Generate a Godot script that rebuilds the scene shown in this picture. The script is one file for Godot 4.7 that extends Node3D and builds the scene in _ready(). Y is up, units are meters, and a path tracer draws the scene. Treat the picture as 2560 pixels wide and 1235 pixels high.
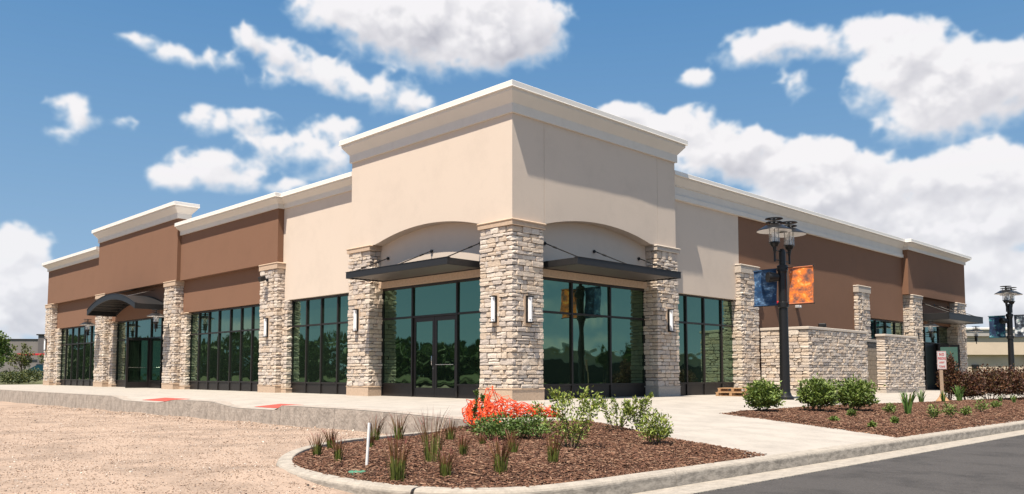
extends Node3D

# ------------------------------------------------------------------ mesh builder
class MB:
	var v := PackedVector3Array()
	var n := PackedVector3Array()
	var c := PackedColorArray()
	var uv := PackedVector2Array()
	var col := Color.WHITE
	var colored := false
	var t := Transform3D.IDENTITY
	func tri(a: Vector3, b: Vector3, d: Vector3) -> void:
		a = t * a; b = t * b; d = t * d
		var nn := (b - a).cross(d - a).normalized()
		v.append(a); v.append(d); v.append(b)
		n.append(nn); n.append(nn); n.append(nn)
		if colored:
			c.append(col); c.append(col); c.append(col)
	func trin(a: Vector3, b: Vector3, d: Vector3, na: Vector3, nb: Vector3, nd: Vector3) -> void:
		if (b - a).cross(d - a).dot(na + nb + nd) < 0.0:
			var s := b; b = d; d = s
			s = nb; nb = nd; nd = s
		v.append(t * a); v.append(t * d); v.append(t * b)
		n.append((t.basis * na).normalized()); n.append((t.basis * nd).normalized()); n.append((t.basis * nb).normalized())
		if colored:
			c.append(col); c.append(col); c.append(col)
	func quad(a: Vector3, b: Vector3, d: Vector3, e: Vector3) -> void:
		tri(a, b, d); tri(a, d, e)
	func qout(a: Vector3, b: Vector3, d: Vector3, e: Vector3, mid: Vector3) -> void:
		var nn := (b - a).cross(d - a)
		if nn.dot((a + b + d + e) * 0.25 - mid) < 0.0: quad(a, e, d, b)
		else: quad(a, b, d, e)
	func tout(a: Vector3, b: Vector3, d: Vector3, mid: Vector3) -> void:
		var nn := (b - a).cross(d - a)
		if nn.dot((a + b + d) / 3.0 - mid) < 0.0: tri(a, d, b)
		else: tri(a, b, d)
	func box(x0: float, x1: float, y0: float, y1: float, z0: float, z1: float) -> MB:
		var m := Vector3(x0 + x1, y0 + y1, z0 + z1) * 0.5
		qout(Vector3(x0,y0,z0), Vector3(x0,y1,z0), Vector3(x0,y1,z1), Vector3(x0,y0,z1), m)
		qout(Vector3(x1,y0,z0), Vector3(x1,y1,z0), Vector3(x1,y1,z1), Vector3(x1,y0,z1), m)
		qout(Vector3(x0,y0,z0), Vector3(x1,y0,z0), Vector3(x1,y0,z1), Vector3(x0,y0,z1), m)
		qout(Vector3(x0,y1,z0), Vector3(x1,y1,z0), Vector3(x1,y1,z1), Vector3(x0,y1,z1), m)
		qout(Vector3(x0,y0,z0), Vector3(x1,y0,z0), Vector3(x1,y1,z0), Vector3(x0,y1,z0), m)
		qout(Vector3(x0,y0,z1), Vector3(x1,y0,z1), Vector3(x1,y1,z1), Vector3(x0,y1,z1), m)
		return self
	func bbox(x0: float, x1: float, y0: float, y1: float, z0: float, z1: float, b: float) -> MB:
		# box with chamfered edges
		var lo := Vector3(minf(x0,x1), minf(y0,y1), minf(z0,z1))
		var hi := Vector3(maxf(x0,x1), maxf(y0,y1), maxf(z0,z1))
		var m := (lo + hi) * 0.5
		var pt := func(sx: int, sy: int, sz: int, axis: int) -> Vector3:
			var s := [sx, sy, sz]
			var p := Vector3.ZERO
			for k in 3:
				var e: float = hi[k] if s[k] > 0 else lo[k]
				if k != axis: e -= b * s[k]
				p[k] = e
			return p
		for s in [-1, 1]:
			qout(pt.call(s,-1,-1,0), pt.call(s,1,-1,0), pt.call(s,1,1,0), pt.call(s,-1,1,0), m)
			qout(pt.call(-1,s,-1,1), pt.call(1,s,-1,1), pt.call(1,s,1,1), pt.call(-1,s,1,1), m)
			qout(pt.call(-1,-1,s,2), pt.call(1,-1,s,2), pt.call(1,1,s,2), pt.call(-1,1,s,2), m)
			for q in [-1, 1]:
				qout(pt.call(s,q,-1,0), pt.call(s,q,1,0), pt.call(s,q,1,1), pt.call(s,q,-1,1), m)
				qout(pt.call(s,-1,q,0), pt.call(s,1,q,0), pt.call(s,1,q,2), pt.call(s,-1,q,2), m)
				qout(pt.call(-1,s,q,1), pt.call(1,s,q,1), pt.call(1,s,q,2), pt.call(-1,s,q,2), m)
				for w in [-1, 1]:
					tout(pt.call(s,q,w,0), pt.call(s,q,w,1), pt.call(s,q,w,2), m)
		return self
	func tube(pts: Array, radii: Array, sides := 8, caps := true) -> MB:
		var rings := []
		var norms := []
		var up := Vector3(0.13, 0.99, 0.05)
		for i in pts.size():
			var d: Vector3 = (pts[mini(i + 1, pts.size() - 1)] - pts[maxi(i - 1, 0)]).normalized()
			var a := d.cross(Vector3.RIGHT if absf(d.dot(up)) > 0.9 else up).normalized()
			var b := d.cross(a)
			var ring := PackedVector3Array()
			var nr := PackedVector3Array()
			for k in sides:
				var w := TAU * k / sides
				var o := a * cos(w) + b * sin(w)
				ring.append(pts[i] + o * radii[i]); nr.append(o)
			rings.append(ring); norms.append(nr)
		for i in pts.size() - 1:
			for k in sides:
				var k2 := (k + 1) % sides
				trin(rings[i][k], rings[i+1][k2], rings[i+1][k], norms[i][k], norms[i+1][k2], norms[i+1][k])
				trin(rings[i][k], rings[i][k2], rings[i+1][k2], norms[i][k], norms[i][k2], norms[i+1][k2])
		if caps:
			for k in range(1, sides - 1):
				var e := pts.size() - 1
				tout(rings[0][0], rings[0][k], rings[0][k+1], pts[1])
				tout(rings[e][0], rings[e][k], rings[e][k+1], pts[e-1])
		return self
	func bar(a: Vector3, b: Vector3, r: float, sides := 8) -> MB:
		return tube([a, b], [r, r], sides)
	func lathe(prof: Array, ctr: Vector3, sides := 24) -> MB:
		for i in prof.size() - 1:
			var p: Vector2 = prof[i]
			var q: Vector2 = prof[i + 1]
			var d := q - p
			var nn := Vector2(d.y, -d.x).normalized()
			for k in sides:
				var a := TAU * k / sides
				var b := TAU * (k + 1) / sides
				var ca := Vector3(cos(a), 0, sin(a))
				var cb := Vector3(cos(b), 0, sin(b))
				var na := ca * nn.x + Vector3.UP * nn.y
				var nb := cb * nn.x + Vector3.UP * nn.y
				var p0 := ctr + ca * p.x + Vector3.UP * p.y
				var p1 := ctr + cb * p.x + Vector3.UP * p.y
				var q0 := ctr + ca * q.x + Vector3.UP * q.y
				var q1 := ctr + cb * q.x + Vector3.UP * q.y
				trin(p0, q0, q1, na, na, nb)
				trin(p0, q1, p1, na, nb, nb)
		return self
	# profile (q outward, y up) swept along a plan path; outward = (dz, -dx)
	func sweep(prof: Array, path: Array, closed := false, yoff = null) -> MB:
		var m := path.size()
		var offs := []
		for i in m:
			var has_prev := closed or i > 0
			var has_next := closed or i < m - 1
			var np := Vector2.ZERO
			var nx := Vector2.ZERO
			if has_prev:
				var d: Vector2 = (path[i] - path[(i - 1 + m) % m]).normalized()
				np = Vector2(d.y, -d.x)
			if has_next:
				var d2: Vector2 = (path[(i + 1) % m] - path[i]).normalized()
				nx = Vector2(d2.y, -d2.x)
			if not has_prev: offs.append(nx)
			elif not has_next: offs.append(np)
			else: offs.append((np + nx) / maxf(1.0 + np.dot(nx), 0.25))
		var cnt := m if closed else m - 1
		var at := func(i: int, k: int) -> Vector3:
			var w: Vector2 = path[i] + offs[i] * prof[k].x
			var y: float = prof[k].y
			if yoff != null: y += yoff.call(path[i].x, path[i].y)
			return Vector3(w.x, y, w.y)
		for i in cnt:
			var j := (i + 1) % m
			for k in prof.size() - 1:
				quad(at.call(i, k), at.call(j, k), at.call(j, k + 1), at.call(i, k + 1))
		if not closed:
			var poly := PackedVector2Array()
			for q in prof: poly.append(q)
			var idx := Geometry2D.triangulate_polygon(poly)
			for e in [0, m - 1]:
				var inner: Vector3 = at.call(1 if e == 0 else m - 2, 0)
				for k in range(0, idx.size(), 3):
					tout(at.call(e, idx[k]), at.call(e, idx[k+1]), at.call(e, idx[k+2]), inner + (at.call(e, idx[k]) - at.call(e, 0)))
		return self
	func mesh() -> ArrayMesh:
		var arr := []
		arr.resize(Mesh.ARRAY_MAX)
		arr[Mesh.ARRAY_VERTEX] = v
		arr[Mesh.ARRAY_NORMAL] = n
		if colored: arr[Mesh.ARRAY_COLOR] = c
		if uv.size() == v.size() and uv.size() > 0: arr[Mesh.ARRAY_TEX_UV] = uv
		var am := ArrayMesh.new()
		am.add_surface_from_arrays(Mesh.PRIMITIVE_TRIANGLES, arr)
		return am

var M := {}
var rng := RandomNumberGenerator.new()
var used := {}
const SUN := Vector3(-0.98, 2.3, 0.35)

# ------------------------------------------------------------------ naming helpers
func nm(parent: Node, called: String) -> String:
	var key := str(parent.get_instance_id()) + called
	var k: int = used.get(key, 0)
	used[key] = k + 1
	return called if k == 0 else "%s_%03d" % [called, k]
func part(parent: Node, called: String, what, m: Material) -> MeshInstance3D:
	var o := MeshInstance3D.new()
	o.name = nm(parent, called)
	o.mesh = what.mesh() if what is MB else what
	o.material_override = m
	parent.add_child(o, true)
	return o
func node(parent: Node, called: String, at := Vector3.ZERO, turn := 0.0) -> Node3D:
	var o := Node3D.new()
	o.name = nm(parent, called)
	o.position = at
	o.rotation.y = turn
	parent.add_child(o, true)
	return o
func tag(o: Node, label: String, category: String, group := "") -> Node:
	o.set_meta("label", label)
	o.set_meta("category", category)
	if group != "": o.set_meta("group", group)
	return o
func thing(called: String, label: String, category: String, at := Vector3.ZERO, turn := 0.0, group := "") -> Node3D:
	var o := node(self, called, at, turn)
	tag(o, label, category, group)
	return o
func structure(called: String, what, m: Material, label := "") -> MeshInstance3D:
	var o := part(self, called, what, m)
	o.set_meta("kind", "structure")
	if label != "": o.set_meta("label", label)
	return o

# ------------------------------------------------------------------ materials
func noise(sd: int, freq: float, oct := 4, kind := FastNoiseLite.TYPE_SIMPLEX_SMOOTH) -> FastNoiseLite:
	var f := FastNoiseLite.new()
	f.seed = sd
	f.noise_type = kind
	f.frequency = freq
	f.fractal_octaves = oct
	return f
func gray(f: FastNoiseLite, size: int) -> PackedByteArray:
	var im := f.get_seamless_image(size, size)
	im.convert(Image.FORMAT_L8)
	return im.get_data()
func mottle(sd: int, layers: Array, lo: float, hi: float, size := 512) -> ImageTexture:
	# layers: [[frequency, weight], ...]; result is a multiplier lo..hi (sRGB)
	var sum := PackedFloat32Array()
	sum.resize(size * size)
	var tot := 0.0
	for i in layers.size():
		var g := gray(noise(sd + i * 17, layers[i][0], 4), size)
		var w: float = layers[i][1]
		tot += w
		for k in sum.size(): sum[k] += g[k] * w
	var out := PackedByteArray()
	out.resize(size * size)
	for k in sum.size(): out[k] = clampi(int(lerpf(lo, hi, sum[k] / tot / 255.0) * 255.0), 0, 255)
	var img := Image.create_from_data(size, size, false, Image.FORMAT_L8, out)
	return ImageTexture.create_from_image(img)
func bumps(sd: int, freq: float, oct: int, strength: float, size := 512, kind := FastNoiseLite.TYPE_SIMPLEX_SMOOTH) -> ImageTexture:
	var img := noise(sd, freq, oct, kind).get_seamless_image(size, size)
	img.convert(Image.FORMAT_RGBA8)
	img.bump_map_to_normal_map(strength)
	return ImageTexture.create_from_image(img)
func lin(r: float, g: float, b: float) -> Color:
	return Color(r, g, b).linear_to_srgb()
func mat(r: float, g: float, b: float, rough := 0.9, metal := 0.0) -> StandardMaterial3D:
	var m := StandardMaterial3D.new()
	m.albedo_color = lin(r, g, b)
	m.roughness = rough
	m.metallic = metal
	return m
func tmat(r: float, g: float, b: float, rough: float, tex: Texture2D, scale: float, nrm: Texture2D = null, nscale := 1.0) -> StandardMaterial3D:
	var m := mat(r, g, b, rough)
	m.albedo_texture = tex
	m.uv1_triplanar = true
	m.uv1_world_triplanar = true
	m.uv1_scale = Vector3.ONE * scale
	if nrm:
		m.normal_enabled = true
		m.normal_texture = nrm
		m.normal_scale = nscale
	return m
func vmat(rough := 0.8, back := 0.0) -> StandardMaterial3D:
	var m := StandardMaterial3D.new()
	m.vertex_color_use_as_albedo = true
	m.roughness = rough
	if back > 0.0:
		m.backlight_enabled = true
		m.backlight = Color(back, back, back * 0.6)
		m.cull_mode = BaseMaterial3D.CULL_DISABLED
	return m
func make_materials() -> void:
	var stucco := mottle(3, [[0.006, 1.0], [0.03, 0.5], [0.15, 0.5]], 0.96, 1.04)
	var grain := bumps(5, 0.12, 3, 3.0)
	M.tan = tmat(0.585, 0.50, 0.425, 0.92, stucco, 0.16)
	M.brown = tmat(0.185, 0.094, 0.055, 0.92, stucco, 0.19)
	M.trim = tmat(0.645, 0.61, 0.565, 0.9, stucco, 0.3)
	M.coping = mat(0.72, 0.70, 0.67, 0.5)
	M.cast = tmat(0.50, 0.375, 0.275, 0.85, mottle(9, [[0.02, 1.0], [0.2, 0.6]], 0.88, 1.08), 0.9, grain, 0.4)
	M.castgrey = tmat(0.47, 0.415, 0.36, 0.85, mottle(10, [[0.02, 1.0], [0.2, 0.6]], 0.88, 1.08), 0.9, grain, 0.4)
	M.mortar = tmat(0.17, 0.145, 0.12, 0.95, mottle(19, [[0.05, 1.0]], 0.8, 1.1, 256), 1.0)
	M.metal = mat(0.022, 0.019, 0.018, 0.42, 0.3)
	M.black = mat(0.012, 0.012, 0.013, 0.38, 0.2)
	M.canopy = mat(0.013, 0.013, 0.014, 0.5)
	M.slat = mat(0.11, 0.10, 0.095, 0.4, 0.3)  # lighter than the canopy, standing for light bounced up from the ground
	M.steel = mat(0.62, 0.62, 0.62, 0.25, 1.0)
	M.glass = tmat(0.135, 0.225, 0.155, 0.015, null, 0.35, bumps(15, 0.006, 2, 10.0), 0.028)
	M.glass.metallic = 0.95
	M.clear = mat(0.9, 0.95, 0.95, 0.03)
	M.clear.transparency = BaseMaterial3D.TRANSPARENCY_ALPHA
	M.clear.albedo_color.a = 0.18
	M.diffuser = mat(0.82, 0.82, 0.84, 0.4)
	M.white = mat(0.75, 0.75, 0.75, 0.5)
	M.red = mat(0.50, 0.02, 0.03, 0.5)
	M.galv = mat(0.45, 0.45, 0.46, 0.5, 0.2)
	var conc := mottle(21, [[0.008, 1.3], [0.05, 0.6], [0.3, 0.6]], 0.84, 1.1, 1024)
	M.plaza = tmat(0.37, 0.34, 0.305, 0.9, conc, 0.13, bumps(23, 0.2, 3, 2.0), 0.25)
	M.kerb = tmat(0.36, 0.325, 0.28, 0.9, mottle(25, [[0.012, 1.3], [0.05, 0.9], [0.3, 0.5]], 0.72, 1.16, 1024), 0.4, bumps(24, 0.15, 4, 3.0), 0.4)
	M.wallface = tmat(0.36, 0.315, 0.275, 0.92, mottle(27, [[0.01, 1.4], [0.04, 0.8], [0.2, 0.4]], 0.70, 1.20, 1024), 0.3, bumps(28, 0.1, 4, 3.0), 0.4)
	M.wallface.uv1_scale = Vector3(0.3, 0.2, 0.3)
	M.kerb_face = tmat(0.38, 0.345, 0.30, 0.9, mottle(29, [[0.012, 1.6], [0.05, 1.0], [0.25, 0.5]], 0.45, 1.28, 1024), 0.4)
	M.kerb_face.uv1_scale = Vector3(0.28, 0.9, 0.28)
	M.asphalt = tmat(0.058, 0.053, 0.051, 0.9, mottle(31, [[0.005, 1.5], [0.02, 0.9], [0.45, 0.9]], 0.62, 1.36, 1024), 0.17, bumps(32, 0.45, 2, 6.0), 0.5)
	M.gravel = tmat(0.345, 0.258, 0.20, 0.95, mottle(41, [[0.006, 1.6], [0.04, 0.8], [0.35, 0.6]], 0.70, 1.22, 1024), 0.11, bumps(42, 0.35, 3, 6.0), 0.3)
	M.soil = tmat(0.085, 0.040, 0.024, 0.97, mottle(51, [[0.03, 1.0], [0.3, 1.0]], 0.6, 1.3), 0.8, bumps(52, 0.25, 3, 8.0), 1.0)
	M.field = tmat(0.10, 0.105, 0.04, 0.97, mottle(61, [[0.02, 1.0], [0.2, 1.0]], 0.6, 1.3), 0.08)
	M.red_mat = tmat(0.45, 0.075, 0.055, 0.8, mottle(63, [[0.05, 1.0]], 0.85, 1.1, 256), 1.0)
	M.cmu = tmat(0.40, 0.335, 0.27, 0.93, mottle(65, [[0.02, 1.0], [0.25, 1.0]], 0.85, 1.1), 0.6, grain, 0.4)
	M.wood = tmat(0.42, 0.25, 0.13, 0.85, mottle(67, [[0.05, 1.0], [0.3, 0.6]], 0.75, 1.15, 256), 1.5)
	M.post_wood = tmat(0.42, 0.30, 0.21, 0.85, mottle(68, [[0.05, 1.0], [0.3, 0.6]], 0.75, 1.15, 256), 1.5)
	M.leaf = vmat(0.55, 0.5)
	M.bark = mat(0.12, 0.085, 0.06, 0.95)
	M.vcol = vmat(0.9)
	M.orange = mat(0.82, 0.115, 0.025, 0.5)
	M.orange.backlight_enabled = true
	M.orange.backlight = Color(0.5, 0.35, 0.3)
	var rough_stone := mottle(71, [[0.02, 1.0], [0.08, 1.0], [0.3, 0.7]], 0.72, 1.2)
	var stone_n := bumps(72, 0.06, 4, 8.0)
	var tones := [[0.62,0.53,0.45],[0.67,0.57,0.475],[0.57,0.50,0.445],[0.65,0.54,0.435],[0.53,0.465,0.415],[0.70,0.62,0.54],[0.60,0.49,0.39]]
	M.stones = []
	for c in tones: M.stones.append(tmat(c[0], c[1], c[2], 0.92, rough_stone, 1.1, stone_n, 0.8))
	M.stone_tones = tones
	M.stone_mass = tmat(1, 1, 1, 0.92, rough_stone, 1.1, stone_n, 0.8)
	M.stone_mass.vertex_color_use_as_albedo = true

# ------------------------------------------------------------------ sky
const BLOBS := [[-5.6,23.7,8.3,3.3,1.20],[-0.8,22.6,4.8,2.4,1.10],[-10.6,23.7,4.7,2.0,1.00],[2.3,23.6,2.3,1.5,0.80],[-2.8,21.1,3.1,1.4,0.70],[-24.6,20.4,1.4,0.5,0.55],[-22.2,19.9,1.7,0.7,0.60],[-19.5,20.0,1.7,0.8,0.60],[-17.5,21.5,1.7,1.2,0.95],[-15.4,20.4,2.0,1.3,0.95],[-12.7,19.6,2.3,1.3,0.90],[-10.6,18.9,2.0,1.2,0.85],[-8.6,19.0,2.3,1.6,0.90],[-6.7,18.1,1.3,0.9,0.70],[-16.1,19.1,2.2,0.8,0.60],[-28.1,15.7,1.8,1.2,0.95],[-28.7,14.5,1.2,1.0,0.70],[-25.6,15.5,1.4,0.6,0.60],[-20.6,16.1,1.7,1.0,0.75],[-17.4,16.4,1.9,1.0,0.80],[-19.3,13.3,3.5,1.3,0.90],[-22.7,12.3,1.7,0.9,0.85],[-16.3,14.8,2.8,1.3,0.75],[-13.2,14.8,2.3,2.1,0.85],[-12.1,16.4,1.5,1.0,0.60],[-17.8,12.4,5.1,0.8,0.70],[12.7,19.5,1.3,0.7,0.85],[15.7,21.0,2.5,1.1,0.75],[18.5,21.1,2.7,1.2,0.75],[22.0,20.8,2.6,1.3,0.85],[24.4,20.9,1.8,1.2,0.95],[25.7,19.2,3.0,2.2,1.10],[28.1,17.2,3.7,2.7,1.20],[29.7,18.1,2.5,1.5,0.95],[31.3,16.9,2.0,2.2,0.90],[27.6,15.4,3.5,1.5,0.90],[19.2,18.1,1.5,1.5,0.50],[32.0,18.6,1.1,1.2,0.80],[23.8,17.8,1.9,1.5,0.70],[7.8,17.5,1.8,0.8,0.95],[10.0,16.5,2.3,1.0,1.00],[12.1,16.6,2.1,1.4,1.00],[14.2,14.5,3.9,2.0,1.10],[16.5,15.2,1.4,1.0,0.95],[18.8,13.4,3.5,1.8,1.10],[21.3,13.8,1.5,1.2,0.95],[22.9,12.0,3.7,1.9,1.10],[19.8,11.3,4.1,1.6,1.00],[27.1,11.9,2.6,1.5,1.00],[29.5,12.1,3.0,1.9,1.10],[31.3,11.9,2.1,1.7,1.10],[26.3,10.0,4.9,1.8,1.10],[30.2,9.0,4.2,2.3,1.10],[24.0,9.5,3.7,1.6,0.90],[28.8,6.2,5.3,2.8,1.10],[30.8,3.7,4.7,2.3,1.00],[25.1,7.1,4.9,2.1,0.90],[-30.8,7.7,1.8,1.2,1.05],[-31.3,6.7,2.1,1.5,1.00],[-30.5,5.1,2.6,2.0,1.10],[-31.0,3.0,3.5,1.5,1.10],[-29.4,3.8,1.9,1.3,0.80],[-25.5,12.3,1.1,0.7,0.35],[-29.7,7.1,0.9,1.0,0.70]]
const FWD_AZ := -45.3588   # atan2(z, x) of the level view direction, degrees

var cloud_a: FastNoiseLite
var cloud_b: FastNoiseLite
var cloud_c: FastNoiseLite
var cloud_d: FastNoiseLite
func sky_colour(el: float, dens: float, shade: float, low := 0.3) -> Color:
	# clear air: pale near the horizon, deeper blue above
	var t := pow(clampf(el / 32.0, 0.0, 1.0), 0.72)
	var air := Color(0.72, 0.82, 0.905).lerp(Color(0.30, 0.515, 0.735), t)
	var a := smoothstep(0.0, lerpf(0.42, 1.05, clampf(low, 0.0, 1.0)), dens)
	var cl := Color(0.985, 0.972, 0.975).lerp(Color(0.715, 0.715, 0.755), clampf(shade, 0.0, 1.0))
	cl = cl.lerp(air, 0.12 * (1.0 - clampf(el / 14.0, 0.0, 1.0)))
	return air.lerp(cl, a * 0.97)
func generic_cloud(d: Vector3) -> float:
	var p := d / (0.22 + maxf(d.y, 0.0)) * 1.3
	var q := cloud_a.get_noise_3d(p.x * 60.0, 11.0, p.z * 60.0) + 0.5 * cloud_b.get_noise_3d(p.x * 60.0, 3.0, p.z * 60.0)
	return q * 1.3 - 0.10
func make_sky() -> Sky:
	cloud_a = noise(101, 0.012, 3)
	cloud_b = noise(102, 0.035, 5)
	cloud_c = noise(103, 0.018, 6)
	cloud_c.fractal_gain = 0.55
	cloud_d = noise(104, 0.042, 5)
	cloud_d.fractal_gain = 0.5
	var w := 4096
	var h := 2048
	var sw := 512
	var sh := 256
	var small := Image.create(sw, sh, false, Image.FORMAT_RGB8)
	for j in sh:
		var el := (0.5 - (j + 0.5) / sh) * PI
		for i in sw:
			if el < -0.06:
				small.set_pixel(i, j, Color(0.62, 0.70, 0.76))
				continue
			var a := TAU * (i + 0.5) / sw - PI / 2
			var d := Vector3(cos(a) * cos(el), sin(el), sin(a) * cos(el))
			var e2 := el + 0.03
			var d2 := Vector3(cos(a) * cos(e2), sin(e2), sin(a) * cos(e2))
			var q := generic_cloud(d)
			small.set_pixel(i, j, sky_colour(rad_to_deg(el), q, 0.1 + clampf((generic_cloud(d2) - q) * 0.5, -0.1, 0.5) + 0.4 * clampf(q - 0.3, 0.0, 1.0)))
	small.resize(w, h, Image.INTERPOLATE_CUBIC)
	# the part in front of the camera in full detail
	var c0 := int((FWD_AZ - 38.0 + 90.0) / 360.0 * w)
	var c1 := int((FWD_AZ + 38.0 + 90.0) / 360.0 * w)
	var r0 := int((90.0 - 31.0) / 180.0 * h)
	var r1 := int((90.0 + 1.0) / 180.0 * h)
	var nw := c1 - c0
	var nh := r1 - r0
	var field := PackedFloat32Array()
	field.resize(nw * nh)
	var low := PackedFloat32Array()   # how far down inside its puffs a point lies
	low.resize(nw * nh)
	var wsum := PackedFloat32Array()
	wsum.resize(nw * nh)
	var deg := 360.0 / w
	for b in BLOBS:
		var bx: float = (b[0] + 38.0) / deg
		var by: float = (31.0 - b[1]) / deg
		var rx: float = b[2] * 1.30 / deg
		var ry: float = b[3] * 1.30 / deg
		for j in range(maxi(0, int(by - ry)), mini(nh, int(by + ry) + 1)):
			for i in range(maxi(0, int(bx - rx)), mini(nw, int(bx + rx) + 1)):
				var u := (i - bx) / rx
				var v := (j - by) / ry
				var g := 1.0 - u * u - v * v
				if g > 0.0:
					var k := j * nw + i
					var add: float = b[4] * g 
					field[k] = maxf(field[k], add) + 0.18 * minf(field[k], add)
					low[k] += v * g * g
					wsum[k] += g * g
	var dens := PackedFloat32Array()
	dens.resize(nw * nh)
	for j in nh:
		var el := deg_to_rad(31.0 - j * deg)
		for i in nw:
			var a := deg_to_rad(FWD_AZ - 38.0 + i * deg)
			var d := Vector3(cos(a) * cos(el), sin(el), sin(a) * cos(el)) * 420.0
			var k := j * nw + i
			var edge := maxf(absf(i / float(nw) - 0.5) * 2.0, 1.0 - j / float(nh) * 14.0)
			var g := field[k]
			var nz := cloud_c.get_noise_3d(d.x, d.y * 1.35, d.z)
			var q := -0.5
			if g > 0.0:
				# billows: folded noise gives the cauliflower edges, plain noise the wisps
				var bil := 0.5 - absf(cloud_d.get_noise_3d(d.x, d.y * 1.2, d.z)) * 1.9
				q = g * 1.02 - 0.28 + nz * 0.46 + (bil - 0.14) * 0.42
			if edge > 0.93:
				q = lerpf(q, generic_cloud(d / 420.0), smoothstep(0.93, 1.0, edge))
			dens[k] = q
	for j in nh:
		var el2 := 31.0 - j * deg
		var el3 := deg_to_rad(el2)
		for i in nw:
			var k := j * nw + i
			var hv := low[k] / maxf(wsum[k], 0.02)
			# relief: compare with the billow a little towards the sun
			var jj := maxi(j - 9, 0)
			var ii := maxi(i - 6, 0)
			var relief := clampf(dens[k] - dens[jj * nw + ii], -0.5, 0.5)
			var a := deg_to_rad(FWD_AZ - 38.0 + i * deg)
			var d := Vector3(cos(a) * cos(el3), sin(el3), sin(a) * cos(el3)) * 420.0
			var soft := cloud_a.get_noise_3d(d.x * 1.6, d.y * 2.2, d.z * 1.6)
			var thick := clampf((dens[k] - 0.25) * 1.3, 0.0, 1.0)
			var shade := thick * (0.10 + 0.62 * smoothstep(-0.25, 0.7, hv) + 0.5 * soft) - relief * 1.0 * thick
			small.set_pixel(c0 + i, r0 + j, sky_colour(el2, dens[k], shade, hv * 0.9 + 0.25))
	var s := Sky.new()
	var pm := PanoramaSkyMaterial.new()
	pm.panorama = ImageTexture.create_from_image(small)
	pm.filter = true
	s.sky_material = pm
	return s

# ------------------------------------------------------------------ ground heights
func ramp_dip(x: float, z: float) -> float:
	var a := smoothstep(-11.8, -10.4, z) * (1.0 - smoothstep(-8.3, -6.8, z))
	var b := smoothstep(-4.9, -3.3, z) * (1.0 - smoothstep(-1.55, -1.25, z))
	return -0.115 * maxf(a, b) * clampf((-4.3 - x) / 1.5, 0.0, 1.0)
func gy(x: float, z: float) -> float:
	var a := -0.005 * clampf(x - 6.0, 0.0, 60.0) + 0.002 * clampf(-z, 0.0, 30.0)
	var t := clampf((z - 1.0) / 9.35, 0.0, 1.0)
	return a - 0.33 * pow(t, 1.6) + ramp_dip(x, z)
func lean(x: float, _z := 0.0) -> float:
	return -0.005 * clampf(x - 6.0, 0.0, 60.0)
func kerb_rise(x: float, z: float) -> float:
	return lean(x) + 0.045 * (1.0 - smoothstep(5.0, 7.5, z))
func mulch_y(x: float, z: float) -> float:
	var p := Vector2(x, z)
	var kerb := absf(10.37 - z)      # distance to the kerb
	var edge := 9.0                  # distance to the pavement edge
	if x < -4.0:
		for i in 12: kerb = minf(kerb, Geometry2D.get_closest_point_to_segment(p, BED_L[i], BED_L[i + 1]).distance_to(p))
		for i in range(13, 18): edge = minf(edge, Geometry2D.get_closest_point_to_segment(p, BED_L[i], BED_L[i + 1]).distance_to(p))
	else:
		for i in 4: edge = minf(edge, Geometry2D.get_closest_point_to_segment(p, BED_R[i], BED_R[i + 1]).distance_to(p))
		edge = minf(edge, Geometry2D.get_closest_point_to_segment(p, BED_R[6], BED_R[0]).distance_to(p))
	var up := smoothstep(0.0, 1.0, minf(kerb, edge))
	var low := -0.345 + 0.085 * smoothstep(0.0, 1.0, kerb)
	var high := gy(x, z) - 0.012 + 0.065 * smoothstep(0.02, 0.35, minf(kerb, edge))
	return lerpf(low, high, smoothstep(-6.5, -5.3, x)) + 0.018 * (0.25 + 0.75 * up) * cloud_b.get_noise_3d(x * 90.0, 5.0, z * 90.0)
func gravel_y(x: float, z: float) -> float:
	var down := smoothstep(10.2, 10.8, z) * smoothstep(-11.4, -10.6, x)
	var bank := 0.10 * exp(-pow(Vector2(x + 11.0, (z - 7.0) * 0.8).length() / 0.75, 2.0))
	var rut := 0.02 * sin((x * 0.55 + z * 0.83) * 2.1 + 1.5 * cloud_b.get_noise_3d(x * 6.0, 31.0, z * 6.0))
	return -0.43 + bank + rut * 0.6 - 0.13 * down + 0.022 * cloud_b.get_noise_3d(x * 14.0, 9.0, z * 14.0) + 0.006 * cloud_b.get_noise_3d(x * 90.0, 19.0, z * 90.0)

const BED_L := [Vector2(-6.03,4.42),Vector2(-7.22,4.68),Vector2(-8.32,4.98),Vector2(-9.3,5.55),Vector2(-9.88,6.1),Vector2(-10.35,6.75),Vector2(-10.62,7.4),Vector2(-10.76,8.1),Vector2(-10.8,8.9),Vector2(-10.72,9.55),Vector2(-10.42,10.05),Vector2(-9.95,10.33),Vector2(-9.4,10.37),Vector2(-5.72,10.37),Vector2(-5.4,8.9),Vector2(-4.75,7.4),Vector2(-4.4,6.5),Vector2(-5.3,6.0),Vector2(-6.03,5.5)]
const BED_R := [Vector2(0.0,6.2),Vector2(5.0,6.1),Vector2(8.0,6.4),Vector2(14.3,6.5),Vector2(60,6.6),Vector2(60,10.37),Vector2(-1.45,10.37)]
func inside(p: Vector2, poly: PackedVector2Array) -> bool:
	return Geometry2D.is_point_in_polygon(p, poly)

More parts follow.
